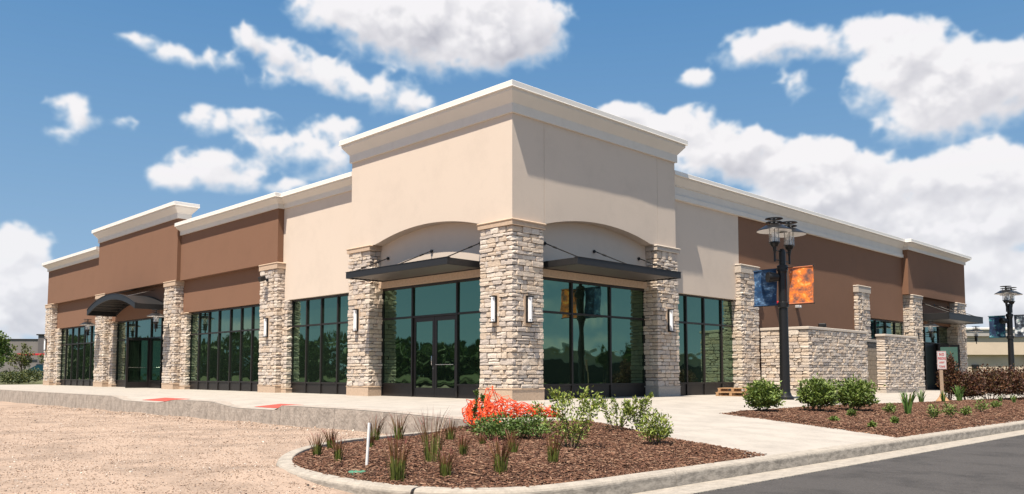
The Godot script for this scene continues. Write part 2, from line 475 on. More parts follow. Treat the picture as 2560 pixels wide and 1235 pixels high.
func make_ground() -> void:
	# far land
	var b := MB.new()
	b.quad(Vector3(-700, -0.75, 700), Vector3(700, -0.75, 700), Vector3(700, -0.75, -700), Vector3(-700, -0.75, -700))
	structure("ground", b, M.field)
	# lawn beyond the far end of the pavement and beside it
	b = MB.new()
	for i in 40:
		for j in 24:
			var x0 := -64.0 + i * 3.0
			var z0 := -44.5 - j * 3.2
			var f := func(x: float, z: float) -> Vector3: return Vector3(x, 0.02 + 0.12 * cloud_b.get_noise_3d(x * 9.0, 1.0, z * 9.0), z)
			b.quad(f.call(x0, z0), f.call(x0 + 3, z0), f.call(x0 + 3, z0 - 3.2), f.call(x0, z0 - 3.2))
	structure("lawn", b, M.field)
	# gravel lot
	b = MB.new()
	var xs := []
	var x := -60.0
	while x < -6.0:
		xs.append(x)
		x += 2.0 if x < -24.0 else 0.25
	xs.append(-5.98)
	for k in range(1, 30): xs.append(-5.98 + k * 0.5)
	var zs := []
	var z := -60.0
	while z < 40.0:
		zs.append(z)
		z += 1.0 if (z < -20.0 or z > 20.0) else 0.3
	for i in xs.size() - 1:
		for j in zs.size() - 1:
			if xs[i] > -6.2 and zs[j] < 4.0: continue
			if xs[i] > -9.0 and (zs[j] < 4.0 and xs[i] > -5.9): continue
			var q := [Vector2(xs[i], zs[j]), Vector2(xs[i], zs[j+1]), Vector2(xs[i+1], zs[j+1]), Vector2(xs[i+1], zs[j])]
			var p := []
			for w in q: p.append(Vector3(w.x, gravel_y(w.x, w.y), w.y))
			b.quad(p[0], p[1], p[2], p[3])
	structure("gravel_lot", b, M.gravel)
	# street
	b = MB.new()
	for i in 60:
		var x0 := -11.0 + i * 2.0
		for j in 8:
			var z0 := 10.93 + j * 1.6
			b.quad(Vector3(x0, -0.488 + lean(x0), z0), Vector3(x0, -0.488 + lean(x0), z0 + 1.6), Vector3(x0 + 2, -0.488 + lean(x0 + 2), z0 + 1.6), Vector3(x0 + 2, -0.488 + lean(x0 + 2), z0))
	structure("street", b, M.asphalt)
	# pavement slab round the building
	var bl := PackedVector2Array(BED_L)
	var br := PackedVector2Array(BED_R)
	b = MB.new()
	xs = [-6.0]
	x = -5.8
	while x < 62.0:
		xs.append(x)
		x += 0.2 if x < 3.0 else (0.5 if x < 20.0 else 2.0)
	zs = []
	z = -44.5
	while z < 10.3:
		zs.append(z)
		z += 0.5 if (z < -13.0 or (z > 0.0 and z < 4.0)) else 0.2
	zs.append(10.36)
	for k in range(-1, 12):
		for s in [-0.008, 0.0, 0.008]: xs.append(k * 3.0 - 0.4 + s)
	for k in range(-12, 4):
		for s in [-0.008, 0.0, 0.008]: zs.append(k * 3.0 - 0.9 + s)
	xs.sort()
	zs.sort()
	var groove := func(x: float, z: float) -> float:
		var gx := absf(fposmod(x + 0.4 + 1.5, 3.0) - 1.5)
		var gz := absf(fposmod(z + 0.9 + 1.5, 3.0) - 1.5)
		return -0.014 if (gx < 0.003 and x < 33.0) or (gz < 0.003 and z > -37.0 and z < 9.5) else 0.0
	for i in xs.size() - 1:
		for j in zs.size() - 1:
			if xs[i] > 2.0 and zs[j] < -2.0: continue
			var mid := Vector2((xs[i] + xs[i+1]) * 0.5, (zs[j] + zs[j+1]) * 0.5)
			if _deep(mid, bl) or _deep(mid, br): continue
			var p := []
			for w in [Vector2(xs[i], zs[j]), Vector2(xs[i], zs[j+1]), Vector2(xs[i+1], zs[j+1]), Vector2(xs[i+1], zs[j])]:
				p.append(Vector3(w.x, gy(w.x, w.y) + groove.call(w.x, w.y), w.y))
			b.quad(p[0], p[1], p[2], p[3])
	var pave := structure("pavement", b, M.plaza, "pale broom finished concrete pavement around the shop")
	# its exposed edge: cast lengths with joints between them
	var zz := -44.5
	var k2 := 0
	var cuts := [-44.5, -40.0, -36.5, -33.0, -30.0, -27.0, -24.0, -21.0, -18.0, -15.0, -12.5, -9.6, -6.9, -4.95, -2.9, -1.28, 0.9, 2.6, 4.3, 5.9]
	for i in cuts.size() - 1:
		var e := MB.new()
		var a0: float = cuts[i] + 0.006
		var a1: float = cuts[i + 1] - 0.006
		var steps := maxi(int((a1 - a0) / 0.2), 1)
		for s in steps:
			var z0 := lerpf(a0, a1, s / float(steps))
			var z1 := lerpf(a0, a1, (s + 1) / float(steps))
			var t0 := gy(-6.0, z0) + 0.003
			var t1 := gy(-6.0, z1) + 0.003
			e.quad(Vector3(-6.0, t0 - 0.02, z0), Vector3(-6.03, -0.7, z0), Vector3(-6.03, -0.7, z1), Vector3(-6.0, t1 - 0.02, z1))
			e.quad(Vector3(-5.98, t0, z0), Vector3(-6.0, t0 - 0.02, z0), Vector3(-6.0, t1 - 0.02, z1), Vector3(-5.98, t1, z1))
			e.quad(Vector3(-5.6, t0, z0), Vector3(-5.98, t0, z0), Vector3(-5.98, t1, z1), Vector3(-5.6, t1, z1))
			if s == 0: e.quad(Vector3(-5.98, t0, z0), Vector3(-5.98, -0.7, z0), Vector3(-6.03, -0.7, z0), Vector3(-6.0, t0 - 0.02, z0))
			if s == steps - 1: e.quad(Vector3(-5.98, t1, z1), Vector3(-6.0, t1 - 0.02, z1), Vector3(-6.03, -0.7, z1), Vector3(-5.98, -0.7, z1))
		part(pave, "edge_wall", e, M.wallface)
	# red tactile plates on the two kerb ramps, each with rows of domes
	for spec in [[-10.3, -8.5], [-3.25, -1.75]]:
		var rm := MB.new()
		var z0: float = spec[0]
		while z0 < spec[1] - 0.01:
			var z1 := minf(z0 + 0.3, spec[1])
			for s in 3:
				var xa := -5.62 + s * 0.24
				var xb := xa + 0.24
				rm.quad(Vector3(xa, gy(xa, z0) + 0.007, z0), Vector3(xa, gy(xa, z1) + 0.007, z1), Vector3(xb, gy(xb, z1) + 0.007, z1), Vector3(xb, gy(xb, z0) + 0.007, z0))
			z0 = z1
		var dz: float = spec[0] + 0.05
		while dz < spec[1]:
			for s in 11:
				var dx := -5.58 + s * 0.062
				rm.lathe([Vector2(0.0, 0.006), Vector2(0.008, 0.005), Vector2(0.013, 0.0)], Vector3(dx, gy(dx, dz) + 0.007, dz), 5)
			dz += 0.062
		part(pave, "tactile_plate", rm, M.red_mat)
	# pavement joints cut across it (real slots are too fine: recessed dark lines as thin strips)
	make_kerbs()
	make_beds(bl, br)
	make_loose_gravel()

func _deep(p: Vector2, poly: PackedVector2Array) -> bool:
	for d in [Vector2(0.16, 0), Vector2(-0.16, 0), Vector2(0, 0.16), Vector2(0, -0.16)]:
		if not inside(p + d, poly): return false
	return true

func kerb_path() -> Array:
	var pts := [Vector2(62, 10.37), Vector2(-9.3, 10.37), Vector2(-9.95, 10.33), Vector2(-10.42, 10.05), Vector2(-10.72, 9.55), Vector2(-10.8, 8.9), Vector2(-10.76, 8.1), Vector2(-10.62, 7.4), Vector2(-10.35, 6.75), Vector2(-9.88, 6.1), Vector2(-9.3, 5.55), Vector2(-8.32, 4.98), Vector2(-7.22, 4.68), Vector2(-6.04, 4.42)]
	var cv := Curve2D.new()
	for p in pts: cv.add_point(p)
	# resample finely and round the corners a little
	var out := []
	var len := cv.get_baked_length()
	var s := 0.0
	while s < len:
		var q := Vector2.ZERO
		for k in [-0.3, -0.15, 0.0, 0.15, 0.3]: q += cv.sample_baked(clampf(s + k, 0.0, len))
		out.append([s, q / 5.0])
		s += 0.25
	out.append([len, pts[pts.size() - 1]])
	return out
func make_kerbs() -> void:
	var root := Node3D.new()
	root.name = "kerb"
	root.set_meta("kind", "structure")
	add_child(root)
	var path := kerb_path()
	var top := -0.325
	var prof := [Vector2(0.0, top - 0.3), Vector2(0.0, top - 0.008), Vector2(0.008, top), Vector2(0.125, top - 0.002), Vector2(0.16, top - 0.012), Vector2(0.175, top - 0.03)]
	var facep := [Vector2(0.175, top - 0.03), Vector2(0.181, top - 0.045), Vector2(0.192, top - 0.165), Vector2(0.192, top - 0.3), Vector2(0.10, top - 0.3), Vector2(0.10, top - 0.03)]
	var pan := [Vector2(0.196, top - 0.158), Vector2(0.63, top - 0.146), Vector2(0.636, top - 0.152), Vector2(0.636, top - 0.3), Vector2(0.196, top - 0.3)]
	var seg := []
	var cut := 0.85
	for e in path:
		seg.append(e[1])
		if e[0] >= cut:
			_kerb_piece(root, seg, prof, "kerb_length", M.kerb)
			_kerb_piece(root, seg, facep, "kerb_face", M.kerb_face)
			var last_s: float = e[0]
			if last_s < 74.0: _kerb_piece(root, seg, pan, "gutter_length", M.kerb)
			seg = [e[1]]
			cut += 3.0
	if seg.size() > 1:
		_kerb_piece(root, seg, prof, "kerb_length", M.kerb)
		_kerb_piece(root, seg, facep, "kerb_face", M.kerb_face)
func _kerb_piece(root: Node, pts: Array, prof: Array, called: String, m: Material) -> void:
	var p := pts.duplicate()
	var k := p.size() - 1
	p[0] = p[0] + (p[1] - p[0]).normalized() * 0.004
	p[k] = p[k] - (p[k] - p[k-1]).normalized() * 0.004
	part(root, called, MB.new().sweep(prof, p, false, kerb_rise), m)

func make_beds(bl: PackedVector2Array, br: PackedVector2Array) -> void:
	# soil sheets
	for spec in [[bl, "planting_bed", -11.0, -4.2, 4.3, 10.5, "bed of dark bark mulch in the nose of the kerb"], [br, "planting_bed", -1.6, 60.0, 6.0, 10.5, "long bed of dark bark mulch beside the street"]]:
		var poly: PackedVector2Array = spec[0]
		var b := MB.new()
		var st := 0.06 if spec[2] < -5.0 else 0.12
		var grown: PackedVector2Array = Geometry2D.offset_polygon(poly, 0.035)[0]
		var xx: float = spec[2]
		while xx < spec[3]:
			var dx := st if xx < 12.0 else 1.0
			var z: float = spec[4]
			while z < spec[5]:
				var q := [Vector2(xx, z), Vector2(xx, z + st), Vector2(xx + dx, z + st), Vector2(xx + dx, z)]
				if inside(Vector2(xx + dx * 0.5, z + st * 0.5), grown):
					var p := []
					for w in q: p.append(Vector3(w.x, mulch_y(w.x, w.y), w.y))
					b.quad(p[0], p[1], p[2], p[3])
				z += st
			xx += dx
		var o := structure(spec[1], b, M.soil, spec[6])
	# bark strips
	var variants := []
	for k in 4:
		var b := MB.new()
		rng.seed = 500 + k
		var bend := rng.randf_range(-0.15, 0.25)
		var tw := rng.randf_range(-0.12, 0.12)
		var pts := [Vector3(-0.5, 0, tw), Vector3(-0.1, bend, -tw), Vector3(0.5, 0, tw * 0.5)]
		for i in 2:
			var w0 := 0.5 if i == 1 else 0.2
			var w1 := 0.12 if i == 1 else 0.5
			var a0: Vector3 = pts[i] + Vector3(0, 0, w0)
			var a1: Vector3 = pts[i] - Vector3(0, 0, w0)
			var c0: Vector3 = pts[i + 1] + Vector3(0, 0, w1)
			var c1: Vector3 = pts[i + 1] - Vector3(0, 0, w1)
			var up := Vector3(0, 0.35, 0)
			b.quad(a1 + up, a0 + up, c0 + up, c1 + up)
			b.quad(a0, c0, c0 + up, a0 + up)
			b.quad(c1, a1, a1 + up, c1 + up)
		variants.append(b.mesh())
	var tones := [Color(0.13,0.060,0.034), Color(0.09,0.039,0.022), Color(0.17,0.082,0.048), Color(0.20,0.108,0.066), Color(0.08,0.036,0.021), Color(0.27,0.165,0.108), Color(0.15,0.07,0.042)]
	for spec in [[bl, 42000, -11.0, -4.2, 4.3, 10.45, 1.0, "bark_mulch"], [br, 52000, -1.6, 24.0, 6.0, 10.45, 1.25, "bark_mulch"]]:
		var lists := [[], [], [], []]
		rng.seed = 77
		var poly: PackedVector2Array = spec[0]
		var done := 0
		var spread := PackedVector2Array()
		for q in Geometry2D.offset_polygon(poly, 0.05): spread = q
		while done < spec[1]:
			var x := rng.randf_range(spec[2], spec[3])
			if spec[3] > 0: x = spec[2] + pow(rng.randf(), 1.7) * (spec[3] - spec[2])
			var z := rng.randf_range(spec[4], spec[5])
			if not inside(Vector2(x, z), poly):
				# a few strips stray over the edge of the pavement
				if rng.randf() > 0.3 or not inside(Vector2(x, z), spread) or z > 10.36: continue
			done += 1
			var l: float = rng.randf_range(0.018, 0.065) * spec[6]
			if rng.randf() < 0.04: l *= 1.8
			var wd: float = rng.randf_range(0.0035, 0.010) * spec[6]
			var bs := Basis(Vector3.UP, rng.randf() * TAU) * Basis(Vector3.RIGHT, rng.randf_range(-0.7, 0.7)) * Basis(Vector3.BACK, rng.randf_range(-0.35, 0.35))
			bs = bs * Basis.from_scale(Vector3(l, rng.randf_range(0.012, 0.03), wd * 2.0))
			var y := mulch_y(x, z) + rng.randf_range(-0.004, 0.022)
			lists[rng.randi() % 4].append([Transform3D(bs, Vector3(x, y, z)), tones[rng.randi() % 7] * rng.randf_range(0.75, 1.2)])
		var root := node(self, spec[7])
		root.set_meta("kind", "stuff")
		root.set_meta("label", "shredded bark strips covering the kerb nose bed" if spec[3] < 0 else "shredded bark strips covering the streetside bed")
		for k in 4: multi(root, "bark_strips", variants[k], lists[k], M.vcol)
func multi(root: Node, called: String, mesh: Mesh, list: Array, m: Material) -> void:
	var mm := MultiMesh.new()
	mm.transform_format = MultiMesh.TRANSFORM_3D
	mm.use_colors = true
	mm.mesh = mesh
	mm.instance_count = list.size()
	for i in list.size():
		mm.set_instance_transform(i, list[i][0])
		mm.set_instance_color(i, list[i][1])
	var o := MultiMeshInstance3D.new()
	o.name = nm(root, called)
	o.multimesh = mm
	o.material_override = m
	o.set_meta("kind", "stuff")
	root.add_child(o, true)
func rough_block(sd: int, jit := 0.07, bulge := 0.06) -> ArrayMesh:
	# a cube with every face split in four, corners pulled in, faces bulging: a hand-split stone
	rng.seed = sd
	var pts := {}
	for i in [-1, 0, 1]:
		for j in [-1, 0, 1]:
			for k in [-1, 0, 1]:
				if i == 0 and j == 0 and k == 0: continue
				var q := Vector3(i, j, k) * 0.5
				var ones := absi(i) + absi(j) + absi(k)
				var s := [1.0, 1.0 + bulge, 1.0 - 0.02, 1.0 - 0.07][ones] as float
				q *= s
				q += Vector3(rng.randf_range(-jit, jit), rng.randf_range(-jit, jit), rng.randf_range(-jit, jit)) * (0.6 if ones == 3 else 1.0)
				pts[Vector3i(i, j, k)] = q
	var b := MB.new()
	for ax in 3:
		for s in [-1, 1]:
			for u in [-1, 0]:
				for v in [-1, 0]:
					var q := []
					for d in [[0, 0], [1, 0], [1, 1], [0, 1]]:
						var e := Vector3i.ZERO
						e[ax] = s
						e[(ax + 1) % 3] = u + d[0]
						e[(ax + 2) % 3] = v + d[1]
						q.append(pts[e])
					b.qout(q[0], q[1], q[2], q[3], Vector3.ZERO)
	return b.mesh()
func make_loose_gravel() -> void:
	var vs := []
	for k in 3: vs.append(rough_block(900 + k, 0.14, 0.0))
	var lists := [[], [], []]
	rng.seed = 91
	var bl := PackedVector2Array(BED_L)
	var n := 0
	var cam := Vector2(-15.46, 15.65)
	var fw := Vector2(0.7027, -0.7115)
	while n < 60000:
		# denser close to the viewer
		var dist := 4.0 + 30.0 * pow(rng.randf(), 2.0)
		var ang := rng.randf_range(-0.62, 0.30)
		var p := cam + fw.rotated(ang) * dist
		if p.x > -6.06 or inside(p, bl): continue
		if p.x > -11.6 and p.y > 6.0: 
			if p.y > 10.0 and p.x > -11.3: continue
			var close := false
			for q in BED_L:
				if q.distance_to(p) < 0.3: close = true
			if close: continue
		n += 1
		var s := rng.randf_range(0.0018, 0.0045) * (1.0 + dist * 0.03)
		if rng.randf() < 0.03: s *= 2.0
		# piles of coarser pale stone along the edge wall
		if p.x > -6.9 + 0.25 * sin(p.y * 1.7) and rng.randf() < 0.7: s *= 1.7
		var bs := Basis.from_euler(Vector3(rng.randf() * TAU, rng.randf() * TAU, rng.randf() * TAU)) * Basis.from_scale(Vector3(s * rng.randf_range(0.8, 1.5), s * 0.8, s))
		var tone := Color(0.36, 0.27, 0.21) * rng.randf_range(0.75, 1.2)
		if rng.randf() < 0.07: tone = Color(0.58, 0.52, 0.46)
		if rng.randf() < 0.03: tone = Color(0.12, 0.10, 0.09)
		lists[n % 3].append([Transform3D(bs * 2.0, Vector3(p.x, gravel_y(p.x, p.y) + s * 0.4, p.y)), tone])
	var root := node(self, "loose_gravel")
	root.set_meta("kind", "stuff")
	root.set_meta("label", "crushed pinkish stones strewn over the unpaved lot")
	for k in 3: multi(root, "gravel_stones", vs[k], lists[k], M.vcol)

# ------------------------------------------------------------------ facade helpers: local axes are u along the wall, y up, d outward
func face(plane: String, c: float) -> Transform3D:
	if plane == "x": return Transform3D(Basis(Vector3(0, 0, 1), Vector3(0, 1, 0), Vector3(-1, 0, 0)), Vector3(c, 0, 0))
	return Transform3D(Basis(Vector3(1, 0, 0), Vector3(0, 1, 0), Vector3(0, 0, 1)), Vector3(0, 0, c))
func fb(plane: String, c: float) -> MB:
	var b := MB.new()
	b.t = face(plane, c)
	return b
func panel(parent: Node, called: String, m: Material, plane: String, c: float, u0: float, u1: float, y0, y1: float, depth := 0.24, wav := 0.011) -> MeshInstance3D:
	var b := fb(plane, c)
	var nu := maxi(int((u1 - u0) / 0.22), 1)
	var ny := 12
	var off := func(u: float, y: float) -> float:
		return wav * (cloud_b.get_noise_3d(u * 5.2, y * 3.2, c * 40.0 + (0.0 if plane == "x" else 500.0)) * 1.6)
	var yb := func(u: float) -> float:
		return y0.call(u) if y0 is Callable else y0
	var pt := func(i: int, j: int) -> Vector3:
		var u := lerpf(u0, u1, i / float(nu))
		var y := lerpf(yb.call(u), y1, j / float(ny))
		return Vector3(u, y, off.call(u, y))
	var nr := func(p: Vector3) -> Vector3:
		var e := 0.25
		var du: float = (off.call(p.x + e, p.y) - off.call(p.x - e, p.y)) / (2 * e)
		var dy: float = (off.call(p.x, p.y + e) - off.call(p.x, p.y - e)) / (2 * e)
		return Vector3(-du, -dy, 1).normalized()
	for i in nu:
		for j in ny:
			var p: Vector3 = pt.call(i, j)
			var q: Vector3 = pt.call(i + 1, j)
			var r: Vector3 = pt.call(i + 1, j + 1)
			var s: Vector3 = pt.call(i, j + 1)
			var np: Vector3 = nr.call(p)
			var nq: Vector3 = nr.call(q)
			var nrr: Vector3 = nr.call(r)
			var ns: Vector3 = nr.call(s)
			b.trin(p, q, r, np, nq, nrr)
			b.trin(p, r, s, np, nrr, ns)
		var back := Vector3(0, 0, -depth)
		var a: Vector3 = pt.call(i, 0)
		var d: Vector3 = pt.call(i + 1, 0)
		b.quad(a + back, d + back, d, a)
	for j in ny:
		var a: Vector3 = pt.call(0, j)
		var d: Vector3 = pt.call(0, j + 1)
		b.quad(Vector3(a.x, a.y, -depth), a, d, Vector3(d.x, d.y, -depth))
		a = pt.call(nu, j)
		d = pt.call(nu, j + 1)
		b.quad(a, Vector3(a.x, a.y, -depth), Vector3(d.x, d.y, -depth), d)
	return part(parent, called, b, m)

# ------------------------------------------------------------------ stonework
var blocks := []
var singles := {}
func lay(parent: Node, mass: MB, tr: Transform3D, key: String, limit: int) -> void:
	var tone := rng.randi() % 7
	var k := rng.randi() % blocks.size()
	var cnt: int = singles.get(key, 0)
	if cnt < limit:
		singles[key] = cnt + 1
		var o := MeshInstance3D.new()
		o.name = nm(parent, "stone")
		o.mesh = blocks[k]
		o.material_override = M.stones[tone]
		o.transform = tr
		parent.add_child(o, true)
		return
	var arr: Array = blocks[k].surface_get_arrays(0)
	var vs: PackedVector3Array = arr[Mesh.ARRAY_VERTEX]
	var tn: Array = M.stone_tones[tone]
	mass.col = Color(tn[0], tn[1], tn[2])
	for i in range(0, vs.size(), 3): mass.tri(tr * vs[i], tr * vs[i + 2], tr * vs[i + 1])
func course(parent: Node, mass: MB, f: Transform3D, u0: float, u1: float, y0: float, h: float, key: String, limit: int, sz: float) -> void:
	# one course of stones between u0 and u1 on the wall face f
	var u := u0
	while u < u1 - 0.02:
		var w := rng.randf_range(0.13, 0.40) * sz
		if rng.randf() < 0.14: w *= 1.4
		if u1 - (u + w) < 0.12 * sz: w = u1 - u
		var g := rng.randf_range(0.010, 0.018)
		var rows := [[y0, h]]
		if h > 0.145 * sz and rng.randf() < 0.22:
			var s := rng.randf_range(0.4, 0.6)
			rows = [[y0, h * s], [y0 + h * s, h * (1.0 - s)]]
		for r in rows:
			var d := rng.randf_range(0.075, 0.115)
			var hh: float = r[1] - g
			var bs := Basis(Vector3.BACK, rng.randf_range(-0.025, 0.025)) * Basis.from_scale(Vector3(maxf(w - g, 0.03), maxf(hh, 0.03), d))
			lay(parent, mass, f * Transform3D(bs, Vector3(u + w * 0.5, r[0] + r[1] * 0.5, -0.045 + d * 0.5 - 0.015)), key, limit)
		u += w
func courses(y0: float, y1: float, sz: float) -> Array:
	var out := []
	var y := y0
	while y < y1 - 0.01:
		var h := rng.randf_range(0.085, 0.18) * sz
		if y1 - (y + h) < 0.10 * sz: h = y1 - y
		out.append([y, h])
		y += h
	return out
func stone_pier(parent: Node, called: String, x0: float, x1: float, z0: float, z1: float, y0: float, y1: float, key: String, limit: int, cap := 0.18, base := 0.33, capm = null, sd := 0, label := "") -> Node3D:
	# visible faces: west (x0) and south (z1); they share the corner stones
	var p := node(parent, called)
	if label != "": p.set_meta("label", label)
	rng.seed = 3000 + sd
	var cm: Material = capm if capm else M.cast
	part(p, "core", MB.new().box(x0 + 0.05, x1 - 0.001, y0 - 0.4, y1 - 0.01, z0 + 0.001, z1 - 0.05), M.mortar)
	var ys := y0 + base
	var ye := y1 - cap
	var mass := MB.new()
	mass.colored = true
	var fw := face("x", x0)
	var fs := face("z", z1)
	var flip := false
	for c in courses(ys, ye, 1.0):
		var a: float = rng.randf_range(0.26, 0.46) if flip else rng.randf_range(0.14, 0.24)
		var b: float = rng.randf_range(0.13, 0.22) if flip else rng.randf_range(0.24, 0.42)
		flip = not flip
		a = minf(a, z1 - z0)
		b = minf(b, x1 - x0)
		if (z1 - z0) - a < 0.10: a = z1 - z0
		if (x1 - x0) - b < 0.10: b = x1 - x0
		var g := rng.randf_range(0.010, 0.018)
		var pr := rng.randf_range(0.002, 0.022)
		var bs := Basis(Vector3.UP, rng.randf_range(-0.02, 0.02)) * Basis.from_scale(Vector3(b + pr - g * 0.5, c[1] - g, a + pr - g * 0.5))
		lay(p, mass, Transform3D(bs, Vector3(x0 - pr + (b + pr) * 0.5, c[0] + c[1] * 0.5, z1 + pr - (a + pr) * 0.5)), key, limit)
		if z1 - a > z0 + 0.03: course(p, mass, fw, z0, z1 - a, c[0], c[1], key, limit, 1.0)
		if x0 + b < x1 - 0.03: course(p, mass, fs, x0 + b, x1, c[0], c[1], key, limit, 1.0)
	if mass.v.size() > 0:
		var o := part(p, "stone_facing", mass, M.stone_mass)
		o.set_meta("kind", "stuff")
	var loop := [Vector2(x1, z0), Vector2(x1, z1), Vector2(x0, z1), Vector2(x0, z0)]
	if cap > 0.0:
		var yt := y1
		part(p, "cap", MB.new().sweep([Vector2(-0.3, yt), Vector2(0.03, yt), Vector2(0.065, yt - 0.012), Vector2(0.082, yt - 0.035), Vector2(0.075, yt - 0.055), Vector2(0.05, yt - 0.07), Vector2(0.05, yt - 0.08), Vector2(0.062, yt - 0.085), Vector2(0.062, ye), Vector2(-0.05, ye)], loop, true), cm)
	if base > 0.0:
		part(p, "base", MB.new().sweep([Vector2(-0.1, ys), Vector2(0.03, ys), Vector2(0.045, ys - 0.02), Vector2(0.03, ys - 0.045), Vector2(0.03, y0 - 0.4)], loop, true), cm)
	return p
func stone_wall_face(p: Node, mass: MB, f: Transform3D, u0: float, u1: float, rows: Array, key: String, limit: int) -> void:
	for c in rows: course(p, mass, f, u0, u1, c[0], c[1], key, limit, 1.0)

# ------------------------------------------------------------------ shopfront windows and doors
func window_bay(b: Node, plane: String, c: float, u0: float, u1: float, mulls: Array, door := [], head := 3.46, transom := 2.47, sill := 0.37, foot := -0.15) -> Node3D:
	var w := node(b, "window")
	var us := [u0]
	for q in mulls: us.append(q)
	us.append(u1)
	for q in us:
		part(w, "mullion", fb(plane, c).bbox(q - 0.032, q + 0.032, foot, head, -0.07, 0.075, 0.005), M.metal)
	part(w, "head", fb(plane, c).bbox(u0 + 0.034, u1 - 0.034, head - 0.075, head - 0.002, -0.07, 0.07, 0.005), M.metal)
	for i in us.size() - 1:
		var a: float = us[i] + 0.034
		var e: float = us[i + 1] - 0.034
		var is_door: bool = door.size() > 0 and absf((a + e) * 0.5 - door[0]) < 0.2
		part(w, "transom", fb(plane, c).bbox(a, e, transom - 0.03, transom + 0.03, -0.06, 0.066, 0.004), M.metal)
		_pane(w, plane, c, a, e, transom + 0.032, head - 0.078)
		if is_door: continue
		part(w, "sill_rail", fb(plane, c).bbox(a, e, sill, sill + 0.055, -0.06, 0.066, 0.004), M.metal)
		_pane(w, plane, c, a, e, sill + 0.057, transom - 0.032)
		part(w, "kick_panel", fb(plane, c).bbox(a, e, foot, sill - 0.002, -0.05, 0.035, 0.004), M.metal)
	return w
func _pane(w: Node, plane: String, c: float, a: float, e: float, y0: float, y1: float) -> void:
	var b := MB.new()
	var mid := Vector3((a + e) * 0.5, (y0 + y1) * 0.5, 0.01)
	# panes never sit quite true: each is a hair off plane
	var tl := Basis(Vector3.UP, rng.randf_range(-0.004, 0.004)) * Basis(Vector3.RIGHT, rng.randf_range(-0.003, 0.003))
	b.t = face(plane, c) * Transform3D(tl, mid)
	var hx := (e - a) * 0.5
	var hy := (y1 - y0) * 0.5
	b.box(-hx, hx, -hy, hy, -0.006, 0.006)
	part(w, "pane", b, M.glass)
func door_leaf(b: Node, tr: Transform3D, width: float, h: float, handle_side: float, y0 := 0.012) -> Node3D:
	# leaf in local axes: x from hinge (0) to width, z outward
	var d := node(b, "door")
	d.transform = tr
	var st := 0.10
	var f := MB.new()
	f.bbox(0.0, st, y0, h, -0.025, 0.025, 0.004)
	part(d, "stile", f, M.metal)
	part(d, "stile", MB.new().bbox(width - st, width, y0, h, -0.025, 0.025, 0.004), M.metal)
	part(d, "top_rail", MB.new().bbox(st, width - st, h - 0.13, h, -0.024, 0.024, 0.004), M.metal)
	part(d, "bottom_rail", MB.new().bbox(st, width - st, y0, 0.30, -0.024, 0.024, 0.004), M.metal)
	part(d, "pane", MB.new().box(st - 0.005, width - st + 0.005, 0.295, h - 0.125, -0.006, 0.006), M.glass)
	part(d, "push_bar", MB.new().bbox(st, width - st, 0.98, 1.0, -0.075, -0.035, 0.004), M.steel)
	var hx := width - st * 0.5 if handle_side > 0 else st * 0.5
	part(d, "handle", MB.new().tube([Vector3(hx, 0.98, 0.024), Vector3(hx, 0.98, 0.075), Vector3(hx, 1.0, 0.09), Vector3(hx, 1.12, 0.095), Vector3(hx, 1.24, 0.09), Vector3(hx, 1.26, 0.075), Vector3(hx, 1.26, 0.024)], [0.013, 0.013, 0.013, 0.013, 0.013, 0.013, 0.013], 8), M.steel)
	part(d, "lock", MB.new().tube([Vector3(hx, 0.88, 0.024), Vector3(hx, 0.88, 0.034)], [0.016, 0.014], 10), M.steel)
	return d
func flat_canopy(b: Node, plane: String, c: float, u0: float, u1: float, proj: float, y0: float, y1: float, rods: Array, rod_y: float) -> Node3D:
	var k := node(b, "canopy")
	part(k, "front_fascia", fb(plane, c).bbox(u0, u1, y0, y1, proj - 0.05, proj, 0.006), M.canopy)
	part(k, "top_flange", fb(plane, c).bbox(u0 - 0.012, u1 + 0.012, y1 + 0.001, y1 + 0.016, proj - 0.11, proj + 0.012, 0.003), M.canopy)
	for s in [u0, u1 - 0.05]: part(k, "side_fascia", fb(plane, c).bbox(s, s + 0.05, y0, y1 - 0.002, 0.0, proj - 0.052, 0.006), M.canopy)
	part(k, "rear_beam", fb(plane, c).bbox(u0 + 0.052, u1 - 0.052, y0, y1 - 0.002, 0.0, 0.05, 0.006), M.canopy)
	part(k, "deck", fb(plane, c).box(u0 + 0.052, u1 - 0.052, y1 - 0.02, y1 - 0.008, 0.052, proj - 0.052), M.canopy)
	var n := int((proj - 0.14) / 0.135)
	for i in n:
		var d := 0.10 + (proj - 0.2) * i / float(n - 1)
		var m := fb(plane, c)
		m.t = m.t * Transform3D(Basis(Vector3.RIGHT, 1.25), Vector3(0, y0 + 0.04, d))
		m.box(u0 + 0.054, u1 - 0.054, -0.032, 0.032, -0.006, 0.006)
		part(k, "slat", m, M.slat)
	for u in rods:
		var r := fb(plane, c)
		var a := Vector3(u, rod_y, 0.03)
		var e := Vector3(u, y1 + 0.02, proj - 0.12)
		r.tube([a, a.lerp(e, 0.22), a.lerp(e, 0.24), a.lerp(e, 0.34), a.lerp(e, 0.36), e], [0.016, 0.016, 0.026, 0.026, 0.016, 0.016], 8)
		part(k, "tie_rod", r, M.black)
		part(k, "wall_plate", fb(plane, c).tube([Vector3(u, rod_y, 0.0), Vector3(u, rod_y, 0.03)], [0.055, 0.05], 14), M.black)
	return k
